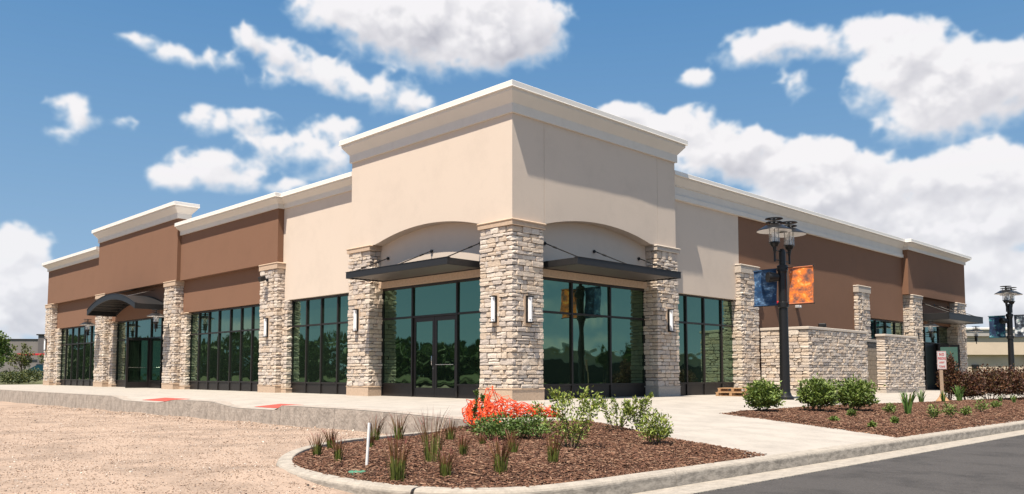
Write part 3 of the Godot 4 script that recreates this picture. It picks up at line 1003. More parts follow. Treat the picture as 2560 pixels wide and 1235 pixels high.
func vault_canopy(b: Node, plane: String, c: float, u0: float, u1: float, proj: float, y_end: float, y_top: float, th: float) -> Node3D:
	var k := node(b, "arched_canopy")
	var n := 20
	var arc := func(s: float, extra: float) -> Vector2:
		var q := s * 2.0 - 1.0
		var w := (u1 - u0) * 0.5
		var rise := y_top - y_end
		var rad := (w * w + rise * rise) / (2.0 * rise)
		var x := q * w
		return Vector2((u0 + u1) * 0.5 + x, y_top - rad + sqrt(rad * rad - x * x) + extra)
	# curved front fascia
	for spec in [["front_fascia", proj - 0.05, proj], ["rear_fascia", 0.0, 0.05]]:
		var f := fb(plane, c)
		for i in n:
			var a: Vector2 = arc.call(i / float(n), 0.0)
			var e: Vector2 = arc.call((i + 1) / float(n), 0.0)
			var z0: float = spec[1]
			var z1: float = spec[2]
			var mid := Vector3((a.x + e.x) * 0.5, (a.y + e.y) * 0.5 - th * 0.5, (z0 + z1) * 0.5)
			f.qout(Vector3(a.x, a.y - th, z1), Vector3(e.x, e.y - th, z1), Vector3(e.x, e.y, z1), Vector3(a.x, a.y, z1), mid)
			f.qout(Vector3(a.x, a.y - th, z0), Vector3(e.x, e.y - th, z0), Vector3(e.x, e.y, z0), Vector3(a.x, a.y, z0), mid)
			f.qout(Vector3(a.x, a.y, z0), Vector3(e.x, e.y, z0), Vector3(e.x, e.y, z1), Vector3(a.x, a.y, z1), mid)
			f.qout(Vector3(a.x, a.y - th, z0), Vector3(e.x, e.y - th, z0), Vector3(e.x, e.y - th, z1), Vector3(a.x, a.y - th, z1), mid)
			if i == 0 or i == n - 1:
				var p: Vector2 = a if i == 0 else e
				f.qout(Vector3(p.x, p.y - th, z0), Vector3(p.x, p.y, z0), Vector3(p.x, p.y, z1), Vector3(p.x, p.y - th, z1), mid)
		part(k, spec[0], f, M.canopy)
	# a lip along the top of the fascia
	var lip := fb(plane, c)
	for i in n:
		var a: Vector2 = arc.call(i / float(n), 0.001)
		var e: Vector2 = arc.call((i + 1) / float(n), 0.001)
		var mid := Vector3((a.x + e.x) * 0.5, (a.y + e.y) * 0.5 + 0.01, proj - 0.03)
		for w in [[0.0, 0.018]]:
			lip.qout(Vector3(a.x, a.y + 0.018, proj - 0.1), Vector3(e.x, e.y + 0.018, proj - 0.1), Vector3(e.x, e.y + 0.018, proj + 0.02), Vector3(a.x, a.y + 0.018, proj + 0.02), mid)
			lip.qout(Vector3(a.x, a.y, proj + 0.02), Vector3(e.x, e.y, proj + 0.02), Vector3(e.x, e.y + 0.018, proj + 0.02), Vector3(a.x, a.y + 0.018, proj + 0.02), mid)
			lip.qout(Vector3(a.x, a.y, proj - 0.1), Vector3(e.x, e.y, proj - 0.1), Vector3(e.x, e.y, proj + 0.02), Vector3(a.x, a.y, proj + 0.02), mid)
	part(k, "lip", lip, M.canopy)
	# curved roof sheet
	var r := fb(plane, c)
	for i in n:
		var a: Vector2 = arc.call(i / float(n), -0.015)
		var e: Vector2 = arc.call((i + 1) / float(n), -0.015)
		r.quad(Vector3(a.x, a.y, proj - 0.052), Vector3(e.x, e.y, proj - 0.052), Vector3(e.x, e.y, 0.052), Vector3(a.x, a.y, 0.052))
		r.quad(Vector3(a.x, a.y - 0.02, 0.052), Vector3(e.x, e.y - 0.02, 0.052), Vector3(e.x, e.y - 0.02, proj - 0.052), Vector3(a.x, a.y - 0.02, proj - 0.052))
	part(k, "roof_sheet", r, M.canopy)
	for s in [0.0, 1.0]:
		var a: Vector2 = arc.call(s, 0.0)
		var w := 0.05 if s == 0.0 else -0.05
		part(k, "side_fascia", fb(plane, c).bbox(a.x, a.x + w, a.y - th, a.y - 0.02, 0.052, proj - 0.052, 0.005), M.canopy)
	# slats under the curve
	for i in range(1, 14):
		var s := i / 14.0
		var a: Vector2 = arc.call(s, -th * 0.72)
		part(k, "slat", fb(plane, c).box(a.x - 0.05, a.x + 0.05, a.y - 0.012, a.y + 0.012, 0.054, proj - 0.054), M.slat)
	for u in [lerpf(u0, u1, 0.2), lerpf(u0, u1, 0.5), lerpf(u0, u1, 0.8)]:
		var s2: float = (u - u0) / (u1 - u0)
		var top: Vector2 = arc.call(s2, 0.02)
		part(k, "tie_rod", fb(plane, c).bar(Vector3(u, top.y + 0.36, 0.03), Vector3(u, top.y, proj - 0.15), 0.016), M.steel if u > -25.0 else M.black)
	return k

# ------------------------------------------------------------------ the shop building
func coping_prof(yt: float, yf: float) -> Array:
	return [Vector2(-0.16, yt + 0.02), Vector2(0.312, yt), Vector2(0.32, yt - 0.01), Vector2(0.32, yf + 0.014), Vector2(0.333, yf), Vector2(0.316, yf - 0.005), Vector2(0.262, yf - 0.005)]
func trim_prof(yf: float, yl: float, yfr: float, yb: float) -> Array:
	return [Vector2(0.0, yf + 0.01), Vector2(0.26, yf + 0.01), Vector2(0.26, yl), Vector2(0.07, yfr), Vector2(0.065, yfr - 0.01), Vector2(0.065, yb), Vector2(0.0, yb)]
func cornice(b: Node, path: Array, closed: bool, yt: float, yf: float, yl: float, yfr: float, yb: float) -> void:
	part(b, "cornice", MB.new().sweep(trim_prof(yf, yl, yfr, yb), path, closed), M.trim)
	part(b, "coping", MB.new().sweep(coping_prof(yt, yf), path, closed), M.coping)
func arch(u: float, a: float, e: float, spring: float, crown: float) -> float:
	var w := (e - a) * 0.5
	var rise := crown - spring
	var rad := (w * w + rise * rise) / (2.0 * rise)
	var x := u - (a + e) * 0.5
	if absf(x) >= w: return spring
	return crown - rad + sqrt(rad * rad - x * x)
func make_building() -> void:
	for k in 9: blocks.append(rough_block(700 + k, 0.055, 0.05))
	rng.seed = 4
	var b := thing("shop_building", "long single storey shop with tan corner tower, brown bays and stone piers", "building")
	# solid inner mass added to block light, and the roof
	part(b, "light_block", MB.new().box(0.66, 14.0, -0.4, 6.6, -40.2, -0.66), M.mortar)
	part(b, "light_block", MB.new().box(14.01, 36.2, -0.5, 6.55, -14.0, -0.66), M.mortar)
	part(b, "roof", MB.new().box(0.4, 14.2, 6.62, 6.72, -40.4, -0.4), M.trim)
	part(b, "roof", MB.new().box(14.21, 36.4, 6.57, 6.67, -14.2, -0.4), M.trim)
	# corner tower walls with segmental arches
	var yl := func(u: float) -> float: return arch(u, -6.2, -1.2, 4.84, 5.18)
	var yr := func(u: float) -> float: return arch(u, 1.2, 6.2, 4.84, 5.18)
	panel(b, "tower_wall", M.tan, "x", 0.0, -7.6, 0.0, yl, 7.76, 0.37, 0.004)
	for s in [[0.0, 1.245], [1.257, 6.60], [6.612, 7.6]]:
		panel(b, "tower_wall", M.tan, "z", 0.0, s[0], s[1], yr, 7.76, 0.37, 0.016)
	part(b, "tower_wall", MB.new().box(0.38, 7.22, 5.4, 8.2, -7.22, -0.38), M.mortar)
	part(b, "tower_wall", MB.new().box(7.3, 7.598, 4.0, 8.3, -7.59, -0.37), M.tan)
	part(b, "tower_wall", MB.new().box(0.37, 7.29, 4.0, 8.3, -7.598, -7.3), M.tan)
	part(b, "tower_joint", MB.new().box(1.2, 1.3, 4.8, 7.7, -0.05, -0.02), M.tan)
	part(b, "tower_joint", MB.new().box(6.56, 6.66, 4.9, 7.7, -0.05, -0.02), M.tan)
	cornice(b, [Vector2(7.6, -7.6), Vector2(7.6, 0), Vector2(0, 0), Vector2(0, -7.6)], true, 8.48, 8.32, 8.24, 7.99, 7.73)
	# recessed walls and beams under the arches
	panel(b, "recess_wall", M.tan, "x", 0.36, -6.6, -0.9, 3.68, 5.35, 0.2, 0.003)
	panel(b, "recess_wall", M.tan, "z", -0.36, 0.9, 6.6, 3.68, 5.35, 0.2, 0.003)
	part(b, "beam", fb("x", 0.36).bbox(-6.44, -1.0, 3.46, 3.675, -0.12, 0.05, 0.006), M.cast)
	part(b, "beam", fb("z", -0.36).bbox(1.0, 6.44, 3.46, 3.675, -0.12, 0.05, 0.006), M.cast)
	# left front: tan bay
	panel(b, "tan_wall", M.tan, "x", 0.3, -12.56, -7.595, 3.46, 6.95, 0.3, 0.006)
	# brown bays with set-back bands below them
	panel(b, "brown_wall", M.brown, "x", 0.06, -21.24, -12.565, 4.9, 6.95, 0.3, 0.006)
	panel(b, "brown_wall", M.brown, "x", -0.10, -31.3, -21.25, 4.9, 7.72, 0.45, 0.006)
	panel(b, "brown_wall", M.brown, "x", 0.06, -40.6, -31.31, 4.95, 7.02, 0.5, 0.006)
	panel(b, "brown_band", M.brown, "x", 0.3, -21.5, -13.2, 3.46, 4.895, 0.2, 0.003)
	panel(b, "brown_band", M.brown, "x", 0.3, -30.4, -22.2, 3.46, 4.895, 0.2, 0.003)
	panel(b, "brown_band", M.brown, "x", 0.3, -39.6, -31.4, 3.46, 4.945, 0.2, 0.003)
	part(b, "tan_wall", MB.new().box(0.36, 0.65, 4.0, 7.3, -12.5, -7.7), M.mortar)
	part(b, "brown_wall", MB.new().box(0.36, 0.65, 3.6, 7.3, -40.5, -12.6), M.mortar)
	part(b, "end_wall", MB.new().box(0.56, 14.2, -0.3, 7.0, -40.6, -40.3), M.brown)
	cornice(b, [Vector2(0.3, -7.6), Vector2(0.3, -12.56), Vector2(0.06, -12.56), Vector2(0.06, -21.24)], false, 7.45, 7.30, 7.25, 7.11, 6.93)
	cornice(b, [Vector2(0.42, -31.3), Vector2(0.42, -21.25), Vector2(-0.10, -21.25), Vector2(-0.10, -31.3)], true, 8.40, 8.24, 8.17, 7.94, 7.70)
	cornice(b, [Vector2(0.06, -31.31), Vector2(0.06, -40.6), Vector2(9.0, -40.6)], false, 7.52, 7.37, 7.32, 7.18, 7.0)
	part(b, "parapet", MB.new().box(0.1, 0.35, 6.9, 7.42, -40.4, -31.4), M.trim)
	part(b, "parapet", MB.new().box(0.36, 0.6, 6.7, 7.40, -21.2, -7.7), M.trim)
	# right front
	panel(b, "tan_wall", M.tan, "z", -0.3, 7.595, 12.12, 3.44, 6.62, 0.3, 0.012)
	panel(b, "brown_wall", M.brown, "z", -0.305, 12.125, 22.6, -0.4, 6.62, 0.3, 0.016)
	panel(b, "brown_wall", M.brown, "z", -0.305, 22.601, 28.0, 3.36, 6.62, 0.3, 0.010)
	panel(b, "brown_wall", M.brown, "z", 0.0, 28.0, 36.6, 4.73, 7.0, 0.4, 0.012)
	panel(b, "brown_band", M.brown, "z", -0.30, 29.3, 35.1, 3.38, 4.725, 0.2, 0.003)
	part(b, "end_wall", MB.new().box(36.3, 36.6, -0.4, 7.0, -14.1, -0.41), M.brown)
	var prof_b := [Vector2(0.0, 7.34), Vector2(0.26, 7.34), Vector2(0.26, 7.285), Vector2(0.10, 7.08), Vector2(0.10, 7.06), Vector2(0.06, 7.05), Vector2(0.06, 6.765), Vector2(0.10, 6.745), Vector2(0.10, 6.59), Vector2(0.0, 6.58)]
	part(b, "cornice", MB.new().sweep(prof_b, [Vector2(27.995, -0.3), Vector2(7.6, -0.3)]), M.trim)
	part(b, "coping", MB.new().sweep(coping_prof(7.48, 7.335), [Vector2(27.995, -0.3), Vector2(7.6, -0.3)]), M.coping)
	part(b, "parapet", MB.new().box(7.7, 28.0, 6.6, 7.44, -0.62, -0.34), M.trim)
	cornice(b, [Vector2(36.6, -9.0), Vector2(36.6, 0), Vector2(28.0, 0), Vector2(28.0, -0.4)], false, 7.47, 7.32, 7.27, 7.15, 6.98)
	part(b, "parapet", MB.new().box(28.05, 36.5, 6.6, 7.43, -0.5, -0.1), M.trim)
	# stone piers; the first 300 stones singly, the rest joined
	stone_pier(b, "stone_pier", -0.05, 1.12, -1.19, 0.05, 0.0, 4.85, "shop", 300, 0.18, 0.33, M.cast, 1, "stone pier under the tower corner")
	stone_pier(b, "stone_pier", -0.05, 0.46, -7.62, -6.45, 0.0, 4.85, "shop", 300, 0.18, 0.33, M.cast, 2)
	stone_pier(b, "stone_pier", 6.46, 7.61, -0.48, 0.05, 0.0, 4.85, "shop", 300, 0.18, 0.33, M.castgrey, 3)
	stone_pier(b, "stone_pier", 0.0, 0.30, -13.69, -12.43, 0.0, 4.88, "shop", 300, 0.24, 0.31, M.cast, 4)
	stone_pier(b, "stone_pier", 0.24, 0.45, -12.42, -12.08, 0.0, 3.46, "shop", 300, 0.0, 0.2, M.cast, 5)
	stone_pier(b, "stone_pier", -0.05, 0.31, -22.59, -21.41, 0.0, 4.93, "shop", 300, 0.24, 0.31, M.cast, 6)
	stone_pier(b, "stone_pier", 0.25, 0.45, -21.40, -20.87, 0.0, 3.46, "shop", 300, 0.09, 0.2, M.cast, 7)
	stone_pier(b, "stone_pier", -0.05, 0.33, -31.60, -30.29, 0.0, 4.96, "shop", 300, 0.24, 0.31, M.cast, 8)
	stone_pier(b, "stone_pier", 0.25, 0.45, -30.28, -29.82, 0.0, 3.46, "shop", 300, 0.09, 0.2, M.cast, 9)
	stone_pier(b, "stone_pier", 0.0, 0.30, -40.57, -39.42, 0.0, 4.97, "shop", 300, 0.24, 0.31, M.cast, 10)
	stone_pier(b, "stone_pier", 0.25, 0.45, -39.41, -38.92, 0.0, 3.46, "shop", 300, 0.0, 0.2, M.cast, 11)
	stone_pier(b, "stone_pier", 11.90, 13.14, -0.7, -0.12, -0.05, 4.76, "shop", 300, 0.32, 0.3, M.castgrey, 12)
	stone_pier(b, "stone_pier", 22.17, 23.40, -0.7, -0.12, -0.1, 4.76, "shop", 300, 0.32, 0.3, M.castgrey, 13)
	stone_pier(b, "stone_pier", 28.30, 29.52, -0.6, 0.06, -0.16, 4.73, "shop", 300, 0.18, 0.3, M.castgrey, 14)
	stone_pier(b, "stone_pier", 34.9, 36.3, -0.6, 0.06, -0.18, 4.73, "shop", 300, 0.18, 0.3, M.castgrey, 15)
	# shop windows
	rng.seed = 21
	window_bay(b, "x", 0.5, -6.44, -0.9, [-4.86, -2.75], [-3.8])
	window_bay(b, "x", 0.5, -12.10, -7.3, [-11.07, -10.08, -9.04, -8.0])
	window_bay(b, "x", 0.5, -20.90, -13.6, [-20.02, -19.06, -18.1, -17.05, -16.1, -15.18, -14.3])
	window_bay(b, "x", 0.5, -29.84, -22.5, [-28.47, -27.32, -25.36, -24.09], [-26.34])
	window_bay(b, "x", 0.5, -38.95, -31.2, [-38.1, -37.0, -35.95, -34.9, -33.8, -32.75])
	window_bay(b, "z", -0.5, 0.9, 6.46, [2.9, 4.69])
	window_bay(b, "z", -0.5, 7.55, 12.33, [8.83, 9.93, 11.09])
	window_bay(b, "z", -0.5, 23.3, 28.45, [24.88, 26.08, 27.23], [], 3.36, 2.4, 0.35, -0.2)
	window_bay(b, "z", -0.5, 29.5, 35.0, [30.0, 31.3, 33.4], [32.35], 3.38, 2.4, 0.35, -0.25)
	# doors: a closed pair under the tower, one standing open further along, one open at the far end
	var fx := face("x", 0.5)
	door_leaf(b, fx * Transform3D(Basis.IDENTITY, Vector3(-4.82, 0.0, 0.0)), 1.01, 2.435, 1.0)
	var second := door_leaf(b, fx * Transform3D(Basis(Vector3(-1, 0, 0), Vector3(0, 1, 0), Vector3(0, 0, -1)), Vector3(-2.79, 0.0, 0.0)), 1.01, 2.435, 1.0)
	door_leaf(b, fx * Transform3D(Basis(Vector3.UP, deg_to_rad(-91.0)) , Vector3(-25.5, 0.05, 0.04)) , 1.08, 2.42, 1.0)
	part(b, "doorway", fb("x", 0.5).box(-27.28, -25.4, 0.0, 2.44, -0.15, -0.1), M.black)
	var fz := face("z", -0.5)
	door_leaf(b, fz * Transform3D(Basis(Vector3.UP, deg_to_rad(-62.0)), Vector3(33.3, -0.17, 0.04)), 1.05, 2.5, 1.0)
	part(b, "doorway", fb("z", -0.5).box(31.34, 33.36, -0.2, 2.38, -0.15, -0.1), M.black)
	# canopies
	flat_canopy(b, "x", 0.34, -6.28, -1.42, 1.40, 3.66, 3.85, [-6.0, -3.8, -1.62], 4.40)
	flat_canopy(b, "z", -0.34, 1.42, 6.30, 1.40, 3.66, 3.85, [1.62, 3.8, 6.02], 4.39)
	vault_canopy(b, "x", 0.30, -29.7, -23.3, 1.42, 3.96, 4.56, 0.26)
	flat_canopy(b, "z", -0.30, 29.9, 35.3, 1.55, 3.50, 3.84, [30.4, 32.4, 34.5], 4.45)

# ------------------------------------------------------------------ stone-faced enclosure in front of the brown wall
func make_enclosure() -> void:
	# first leg: west return and street face
	var w := thing("stone_wall", "stone faced enclosure wall with pale coping behind the nearer street lamp", "wall", Vector3.ZERO)
	rng.seed = 61
	part(w, "core", MB.new().box(13.36, 18.38, -0.6, 2.32, 1.42, 1.70), M.mortar)
	part(w, "core", MB.new().box(13.36, 13.64, -0.6, 2.32, -0.11, 1.415), M.mortar)
	var mass := MB.new()
	mass.colored = true
	var fw := face("x", 13.31)
	var fs := face("z", 1.75)
	for c in courses(0.16, 2.33, 0.92):
		var a := rng.randf_range(0.2, 0.42)
		var e := rng.randf_range(0.2, 0.42)
		lay(w, mass, Transform3D(Basis.from_scale(Vector3(e, c[1] - 0.014, a)), Vector3(13.305 + e * 0.5, c[0] + c[1] * 0.5, 1.755 - a * 0.5)), "encl", 300)
		course(w, mass, fw, -0.12, 1.75 - a - 0.005, c[0], c[1], "encl", 300, 0.95)
		course(w, mass, fs, 13.31 + e + 0.005, 18.4, c[0], c[1], "encl", 300, 0.95)
	if mass.v.size() > 0: part(w, "stone_facing", mass, M.stone_mass).set_meta("kind", "stuff")
	var path := [Vector2(18.42, 1.75), Vector2(13.31, 1.75), Vector2(13.31, -0.12)]
	part(w, "coping", MB.new().sweep([Vector2(-0.36, 2.335), Vector2(-0.36, 2.43), Vector2(0.03, 2.44), Vector2(0.05, 2.425), Vector2(0.055, 2.35), Vector2(0.04, 2.335)], path), M.castgrey)
	part(w, "base", MB.new().sweep([Vector2(-0.2, 0.158), Vector2(0.02, 0.158), Vector2(0.02, -0.6)], path), M.castgrey)
	part(w, "gate_hinge", MB.new().bbox(18.39, 18.46, 0.95, 1.22, 1.5, 1.7, 0.006), M.black)
	# second leg, beyond the gap
	var w2 := thing("stone_wall", "shorter stone faced wall with pale coping right of the gap", "wall")
	rng.seed = 62
	part(w2, "core", MB.new().box(20.31, 23.9, -0.7, 2.28, 1.42, 1.70), M.mortar)
	mass = MB.new()
	mass.colored = true
	fw = face("x", 20.26)
	for c in courses(0.06, 2.29, 0.92):
		var e := rng.randf_range(0.2, 0.42)
		lay(w2, mass, Transform3D(Basis.from_scale(Vector3(e, c[1] - 0.014, 0.36)), Vector3(20.255 + e * 0.5, c[0] + c[1] * 0.5, 1.755 - 0.18)), "encl2", 300)
		course(w2, mass, fs, 20.26 + e + 0.005, 23.9, c[0], c[1], "encl2", 300, 0.95)
	if mass.v.size() > 0: part(w2, "stone_facing", mass, M.stone_mass).set_meta("kind", "stuff")
	var p2 := [Vector2(23.92, 1.75), Vector2(20.26, 1.75), Vector2(20.26, 1.38)]
	part(w2, "coping", MB.new().sweep([Vector2(-0.36, 2.295), Vector2(-0.36, 2.39), Vector2(0.03, 2.40), Vector2(0.05, 2.385), Vector2(0.055, 2.31), Vector2(0.04, 2.295)], p2), M.castgrey)
	part(w2, "base", MB.new().sweep([Vector2(-0.2, 0.058), Vector2(0.02, 0.058), Vector2(0.02, -0.6)], p2), M.castgrey)
	# block wall seen through the gap: laid blocks with recessed joints
	var cw := thing("block_wall", "plain tan block wall seen through the gap between the stone walls", "wall")
	part(cw, "core", MB.new().box(18.5, 23.0, -0.6, 2.2, 0.22, 0.36), M.mortar)
	for r in 11:
		var y0 := -0.12 + r * 0.205
		for k in 11:
			var x0 := 18.5 + k * 0.41 - (0.205 if r % 2 else 0.0)
			if x0 > 22.6 or x0 < 18.4: continue
			part(cw, "block", MB.new().bbox(x0 + 0.004, x0 + 0.406, y0 + 0.004, y0 + 0.201, 0.30, 0.376, 0.006), M.cmu)
	part(cw, "coping", MB.new().bbox(18.45, 23.05, 2.14, 2.26, 0.16, 0.42, 0.012), M.castgrey)
	part(cw, "flashing", MB.new().box(18.45, 23.05, 2.10, 2.138, 0.34, 0.40), M.black)

# ------------------------------------------------------------------ lamps
func sconce(plane: String, c: float, u: float, y: float, label: String) -> void:
	var o := thing("wall_sconce", label, "wall light", Vector3.ZERO, 0.0, "tall white wall sconces on the stone piers")
	o.transform = face(plane, c) * Transform3D(Basis.IDENTITY, Vector3(u, y, 0))
	part(o, "back_block", MB.new().bbox(-0.15, 0.13, -0.44, 0.42, -0.05, 0.035, 0.01), M.cast)
	part(o, "back_plate", MB.new().bbox(-0.085, 0.085, -0.36, 0.36, 0.036, 0.055, 0.004), M.black)
	part(o, "diffuser", MB.new().tube([Vector3(0, -0.33, 0.105), Vector3(0, 0.33, 0.105)], [0.064, 0.064], 16), M.diffuser)
	for s in [-1.0, 1.0]:
		part(o, "side_rail", MB.new().bbox(s * 0.078 - 0.011, s * 0.078 + 0.009, -0.36, 0.36, 0.056, 0.105, 0.003), M.black)
		part(o, "end_cap", MB.new().bbox(-0.089, 0.089, s * 0.35 - 0.016, s * 0.35 + 0.016, 0.05, 0.17, 0.004), M.black)
		part(o, "cross_bar", MB.new().bbox(-0.066, 0.066, s * 0.275 - 0.006, s * 0.275 + 0.006, 0.145, 0.166, 0.002), M.black)
func lantern(o: Node, at: Vector3, k := 1.0) -> void:
	# stacked rings, wide conical shade, clear cylinder, tapering foot; at = foot of the stem
	var l := node(o, "lantern", at)
	l.scale = Vector3.ONE * k
	part(l, "stem", MB.new().lathe([Vector2(0.0, 0.36), Vector2(0.05, 0.36), Vector2(0.04, 0.28), Vector2(0.026, 0.2), Vector2(0.026, 0.0), Vector2(0.0, -0.005)], Vector3.ZERO, 16), M.black)
	part(l, "cup", MB.new().lathe([Vector2(0.0, 0.48), Vector2(0.135, 0.48), Vector2(0.14, 0.46), Vector2(0.115, 0.45), Vector2(0.10, 0.41), Vector2(0.075, 0.365), Vector2(0.0, 0.36)], Vector3.ZERO, 20), M.black)
	part(l, "glass", MB.new().lathe([Vector2(0.126, 0.80), Vector2(0.126, 0.482)], Vector3.ZERO, 24), M.clear)
	part(l, "lamp_holder", MB.new().lathe([Vector2(0.0, 0.60), Vector2(0.075, 0.60), Vector2(0.08, 0.49), Vector2(0.0, 0.485)], Vector3.ZERO, 16), M.galv)
	part(l, "bulb", MB.new().lathe([Vector2(0.0, 0.75), Vector2(0.03, 0.74), Vector2(0.06, 0.70), Vector2(0.062, 0.65), Vector2(0.04, 0.602)], Vector3.ZERO, 14), M.diffuser)
	for a in 3:
		var w := TAU * a / 3.0 + 0.5
		var d := Vector3(cos(w), 0, sin(w))
		part(l, "strut", MB.new().bar(d * 0.118 + Vector3.UP * 0.47, d * 0.118 + Vector3.UP * 1.0, 0.009, 6), M.black)
	part(l, "shade", MB.new().lathe([Vector2(0.13, 0.905), Vector2(0.20, 0.895), Vector2(0.42, 0.765), Vector2(0.425, 0.755), Vector2(0.42, 0.75)], Vector3.ZERO, 32), M.black)
	part(l, "shade_lining", MB.new().lathe([Vector2(0.415, 0.748), Vector2(0.20, 0.880), Vector2(0.0, 0.885)], Vector3.ZERO, 32), M.diffuser)
	for r in [[0.965, 0.20], [1.055, 0.215]]:
		part(l, "ring", MB.new().lathe([Vector2(0.10, r[0] + 0.012), Vector2(r[1] * 0.96, r[0] + 0.012), Vector2(r[1], r[0] + 0.004), Vector2(r[1], r[0] - 0.004), Vector2(0.10, r[0] - 0.008), Vector2(0.10, r[0] + 0.012)], Vector3.ZERO, 24), M.black)
	part(l, "finial", MB.new().lathe([Vector2(0.0, 1.09), Vector2(0.03, 1.08), Vector2(0.035, 0.90), Vector2(0.0, 0.895)], Vector3.ZERO, 16), M.black)
func bracket_lamp(plane: String, c: float, u: float, y: float, label: String) -> void:
	var o := thing("bracket_lamp", label, "wall lamp", Vector3.ZERO, 0.0, "black bracket lamps beside the entrances")
	o.transform = face(plane, c) * Transform3D(Basis.IDENTITY, Vector3(u, y, 0))
	part(o, "wall_plate", MB.new().bbox(-0.055, 0.055, -0.16, 0.16, -0.03, 0.03, 0.006), M.black)
	for s in [-0.055, 0.055]: part(o, "arm", MB.new().bar(Vector3(0, s, 0.03), Vector3(0, s, 0.58), 0.012, 8), M.black)
	part(o, "arm_block", MB.new().bbox(-0.06, 0.06, -0.10, 0.10, 0.53, 0.66, 0.008), M.black)
	lantern(o, Vector3(0, -0.24, 0.60), 0.92)
func street_lamp(at: Vector3, label: String) -> void:
	var o := thing("street_lamp", label, "street lamp", at, 0.0, "black street lamps with two lanterns")
	part(o, "base", MB.new().lathe([Vector2(0.15, 0.32), Vector2(0.155, 0.22), Vector2(0.19, 0.12), Vector2(0.25, 0.07), Vector2(0.255, 0.0), Vector2(0.255, -0.1)], Vector3.ZERO, 24), M.black)
	part(o, "pole", MB.new().lathe([Vector2(0.0, 4.56), Vector2(0.06, 4.55), Vector2(0.09, 4.50), Vector2(0.10, 4.42), Vector2(0.10, 4.05), Vector2(0.14, 4.0), Vector2(0.145, 3.85), Vector2(0.13, 3.8), Vector2(0.13, 2.6), Vector2(0.15, 0.3)], Vector3.ZERO, 24), M.black)
	for s in [-1.0, 1.0]:
		for y in [4.18, 4.46]:
			part(o, "arm", MB.new().bar(Vector3(0.09 * s, y, 0), Vector3(0.46 * s, y, 0), 0.016, 8), M.black)
		lantern(o, Vector3(0.46 * s, 4.12, 0), 1.22)
	for y in [3.96, 2.84]:
		part(o, "banner_arm", MB.new().bar(Vector3(0, y, -1.0), Vector3(0, y, 1.0), 0.016, 8), M.black)
		part(o, "collar", MB.new().lathe([Vector2(0.13, 0.09), Vector2(0.165, 0.07), Vector2(0.165, -0.07), Vector2(0.13, -0.09)], Vector3(0, y, 0), 20), M.black)
	part(o, "speaker", MB.new().tube([Vector3(-0.12, 3.68, -0.1), Vector3(-0.34, 3.68, -0.26), Vector3(-0.38, 3.68, -0.29)], [0.12, 0.17, 0.155], 18), M.black)
func print_tex(sd: int, stops: Array, spots: Color) -> ImageTexture:
	# printed swirl of colour for a banner
	var g := Gradient.new()
	g.offsets = PackedFloat32Array(stops[0])
	g.colors = PackedColorArray(stops[1])
	var f := noise(sd, 0.012, 4)
	var f2 := noise(sd + 5, 0.05, 3)
	f.domain_warp_enabled = true
	f.domain_warp_amplitude = 30.0
	var im := Image.create(160, 288, false, Image.FORMAT_RGB8)
	for j in 288:
		for i in 160:
			var t := 0.5 + 0.85 * f.get_noise_2d(i, j) + 0.22 * f2.get_noise_2d(i, j)
			var c := g.sample(clampf(t, 0, 1))
			im.set_pixel(i, j, c)
	rng.seed = sd
	for k in 14:
		var q := Vector2(rng.randf() * 160, rng.randf() * 288)
		var r := rng.randf_range(2.0, 8.0)
		for j in range(maxi(int(q.y - r), 0), mini(int(q.y + r), 287)):
			for i in range(maxi(int(q.x - r), 0), mini(int(q.x + r), 159)):
				var d := Vector2(i, j).distance_to(q) / r
				if d < 1.0: im.set_pixel(i, j, im.get_pixel(i, j).lerp(spots, (1.0 - d) * 0.8))
	return ImageTexture.create_from_image(im)
func banner(at: Vector3, z0: float, z1: float, y0: float, y1: float, tex: Texture2D, label: String) -> void:
	var o := thing("banner", label, "banner", at, 0.0, "printed banners on the street lamps")
	var m := StandardMaterial3D.new()
	m.albedo_texture = tex
	m.roughness = 0.7
	m.cull_mode = BaseMaterial3D.CULL_DISABLED
	m.backlight_enabled = true
	m.backlight = Color(0.5, 0.5, 0.5)
	var b := MB.new()
	var n := 10
	var k := 14
	var pt := func(i: int, j: int, s: float) -> Vector3:
		var u := i / float(n)
		var v := j / float(k)
		return Vector3(0.045 * sin(u * 7.0 + v * 4.0) * sin(v * PI) + s, lerpf(y1, y0, v), lerpf(z0, z1, u))
	for s in [-0.003, 0.003]:
		for i in n:
			for j in k:
				var p := [pt.call(i, j, s), pt.call(i + 1, j, s), pt.call(i + 1, j + 1, s), pt.call(i, j + 1, s)]
				var uvq := [Vector2(i / float(n), j / float(k)), Vector2((i + 1) / float(n), j / float(k)), Vector2((i + 1) / float(n), (j + 1) / float(k)), Vector2(i / float(n), (j + 1) / float(k))]
				var order := [0, 1, 2, 0, 2, 3] if s < 0 else [0, 2, 1, 0, 3, 2]
				for q in order:
					b.v.append(p[q])
					b.n.append(Vector3(signf(s), 0, 0))
					b.uv.append(uvq[q])
	part(o, "cloth", b, m)
	for y in [y0, y1]:
		part(o, "hem", MB.new().tube([Vector3(0, y, z0), Vector3(0, y, z1)], [0.024, 0.024], 8), m)

